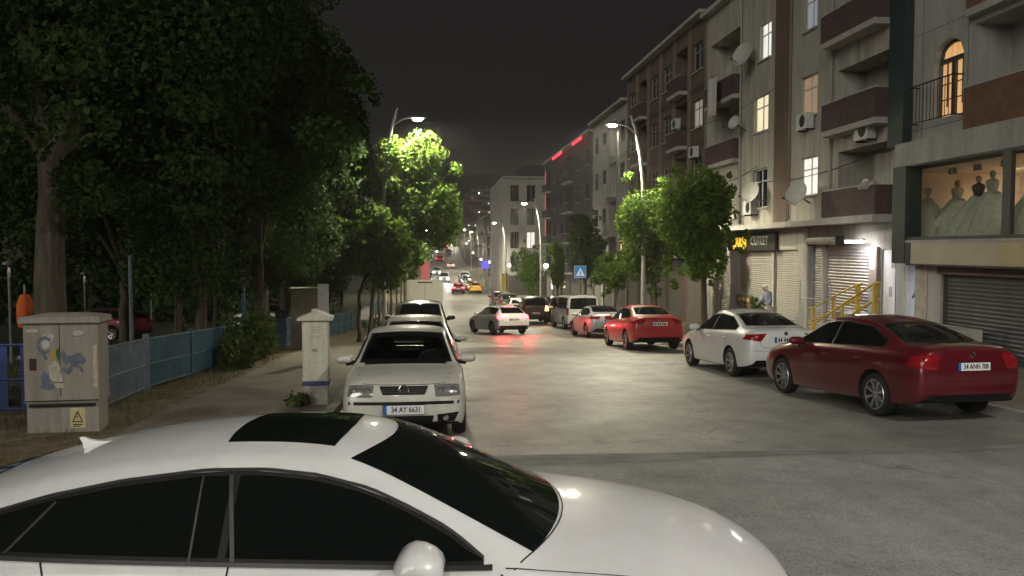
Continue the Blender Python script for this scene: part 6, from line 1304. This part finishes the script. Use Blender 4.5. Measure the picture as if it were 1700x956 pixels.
person('person in a white hood and blue-grey top walking on the raised walk', (xp, 28.6, g(28.6)+.47), 0, dict(pelvis=(0,0,.92),waist=(-.03,0,1.10),chest=(-.09,0,1.32),neck=(-.15,0,1.48),head=(-.20,0,1.60),face=(-1,-.25,-.25),shl=(-.10,-.19,1.40),ell=(-.06,-.25,1.13),wrl=(-.22,-.22,.96),shr=(-.10,.19,1.40),elr=(-.16,.24,1.14),wrr=(-.34,.20,1.05),hpl=(0,-.09,.86),knl=(-.16,-.10,.50),anl=(-.10,-.10,.10),hpr=(0,.09,.86),knr=(.04,.10,.48),anr=(.22,.10,.12)), dict(top=CL['blue'], leg=CL['pale'], shoe=CL['dark'], hood=CL['white']))
xq, _ = FY(1103, 500, 39.5)
person('person in dark clothes sitting on the raised walk near the red saloon', (xq, 39.5, g(39.5)+.47), 0, dict(pelvis=(0,0,.12),waist=(-.02,0,.30),chest=(-.08,0,.52),neck=(-.12,0,.68),head=(-.16,0,.80),face=(-1,-.2,-.2),shl=(-.08,-.19,.60),ell=(-.22,-.24,.36),wrl=(-.42,-.16,.38),shr=(-.08,.19,.60),elr=(-.22,.24,.36),wrr=(-.42,.12,.38),hpl=(-.05,-.10,.12),knl=(-.48,-.13,.20),anl=(-.50,-.13,-.26),hpr=(-.05,.10,.12),knr=(-.48,.13,.20),anr=(-.50,.13,-.26)), dict(top=CL['dark'], leg=CL['dark'], shoe=CL['dark']), hair=CL['hairm'])
ya_, _ = FX(1511, 490, 13.85)
person('person in dark blue standing inside the lit doorway', (13.85, ya_, zf-.35), 0, dict(pelvis=(0,0,.90),waist=(0,0,1.08),chest=(-.02,0,1.30),neck=(-.03,0,1.46),head=(-.05,0,1.58),face=(-1,-.1,0),shl=(0,-.19,1.38),ell=(.03,-.25,1.10),wrl=(-.12,-.22,.90),shr=(0,.19,1.38),elr=(.03,.25,1.10),wrr=(-.1,.22,.88),hpl=(0,-.09,.84),knl=(-.02,-.10,.47),anl=(0,-.10,.10),hpr=(0,.09,.84),knr=(0,.10,.47),anr=(.04,.10,.10)), dict(top=CL['navy'], leg=CL['dark'], shoe=CL['dark']), hair=CL['hairm'])
# ------------------------------------------------------------------ headlights, world, render
for s in (1, -1):
    ld = bpy.data.lights.new('headlight_beam', 'SPOT'); ld.energy = 900; ld.spot_size = R(70); ld.spot_blend = .7; ld.color = (1,.97,.95); ld.shadow_soft_size = .06; o = link('headlight_beam', ld, oc, (2.55, s*.64, .84)); o.rotation_euler = (R(84), 0, R(-90))
    ld = bpy.data.lights.new('tail_glow', 'SPOT'); ld.energy = 100; ld.color = (1,.04,.05); ld.spot_size = R(150); ld.spot_blend = .8; ld.shadow_soft_size = .07; tg = link('tail_glow', ld, mv, (-2.30, s*.66, .86)); tg.rotation_euler = (0, R(62), 0)
sd = bpy.data.lights.new('fill_sun', 'SUN'); sd.energy = .82; sd.angle = R(34); sd.color = (1,.97,.86); so = link('fill_sun', sd); so.rotation_euler = Vector((.62,.70,-.34)).to_track_quat('-Z','Y').to_euler()  # soft sun added as night fill to lift facades and trees
w = bpy.data.worlds.new('World'); scene.world = w; w.use_nodes = True; nt = w.node_tree; bg = nt.nodes['Background']
sky = nt.nodes.new('ShaderNodeTexSky'); sky.sky_type = 'NISHITA'; sky.sun_disc = False; sky.sun_elevation = R(-6); sky.sun_rotation = R(200)
mx = nt.nodes.new('ShaderNodeMixRGB'); mx.blend_type = 'ADD'; mx.inputs[0].default_value = 1
tc = nt.nodes.new('ShaderNodeTexCoord'); sx_ = nt.nodes.new('ShaderNodeSeparateXYZ'); nt.links.new(tc.outputs['Generated'], sx_.inputs[0]); gr = ramp(nt, sx_.outputs['Z'], (.215,.185,.175), (.135,.125,.128), 0.0, .42); nt.links.new(gr.outputs[0], mx.inputs[2])
sc_ = nt.nodes.new('ShaderNodeMixRGB'); sc_.blend_type = 'MULTIPLY'; sc_.inputs[0].default_value = 1; sc_.inputs[2].default_value = (.05,.05,.05,1); nt.links.new(sky.outputs[0], sc_.inputs[1])
nt.links.new(sc_.outputs[0], mx.inputs[1]); nt.links.new(mx.outputs[0], bg.inputs[0]); bg.inputs[1].default_value = .064
b = MB(); b.box(-1210,-61,-5.2,1210,1250,125); hz = b.build('haze', []); hz['kind'] = 'stuff'
m = bpy.data.materials.new('night_haze'); m.use_nodes = True; nt = m.node_tree; nt.nodes.clear(); o_ = nt.nodes.new('ShaderNodeOutputMaterial'); v_ = nt.nodes.new('ShaderNodeVolumePrincipled'); v_.inputs['Density'].default_value = .0007; v_.inputs['Color'].default_value = (.9,.9,.9,1); v_.inputs['Anisotropy'].default_value = .55; nt.links.new(v_.outputs[0], o_.inputs['Volume']); hz.data.materials.append(m)
scene.view_settings.view_transform = 'Standard'; scene.view_settings.look = 'None'; scene.view_settings.exposure = .34; scene.view_settings.gamma = 1; scene.view_settings.use_curve_mapping = False
scene.render.engine = 'CYCLES'; c = scene.cycles; c.use_denoising = True; c.max_bounces = 6; c.diffuse_bounces = 3; c.glossy_bounces = 3; c.transmission_bounces = 4; c.transparent_max_bounces = 8; c.sample_clamp_indirect = 4; c.sample_clamp_direct = 0; c.caustics_reflective = False; c.caustics_refractive = False
try: c.use_light_tree = True
except Exception: pass
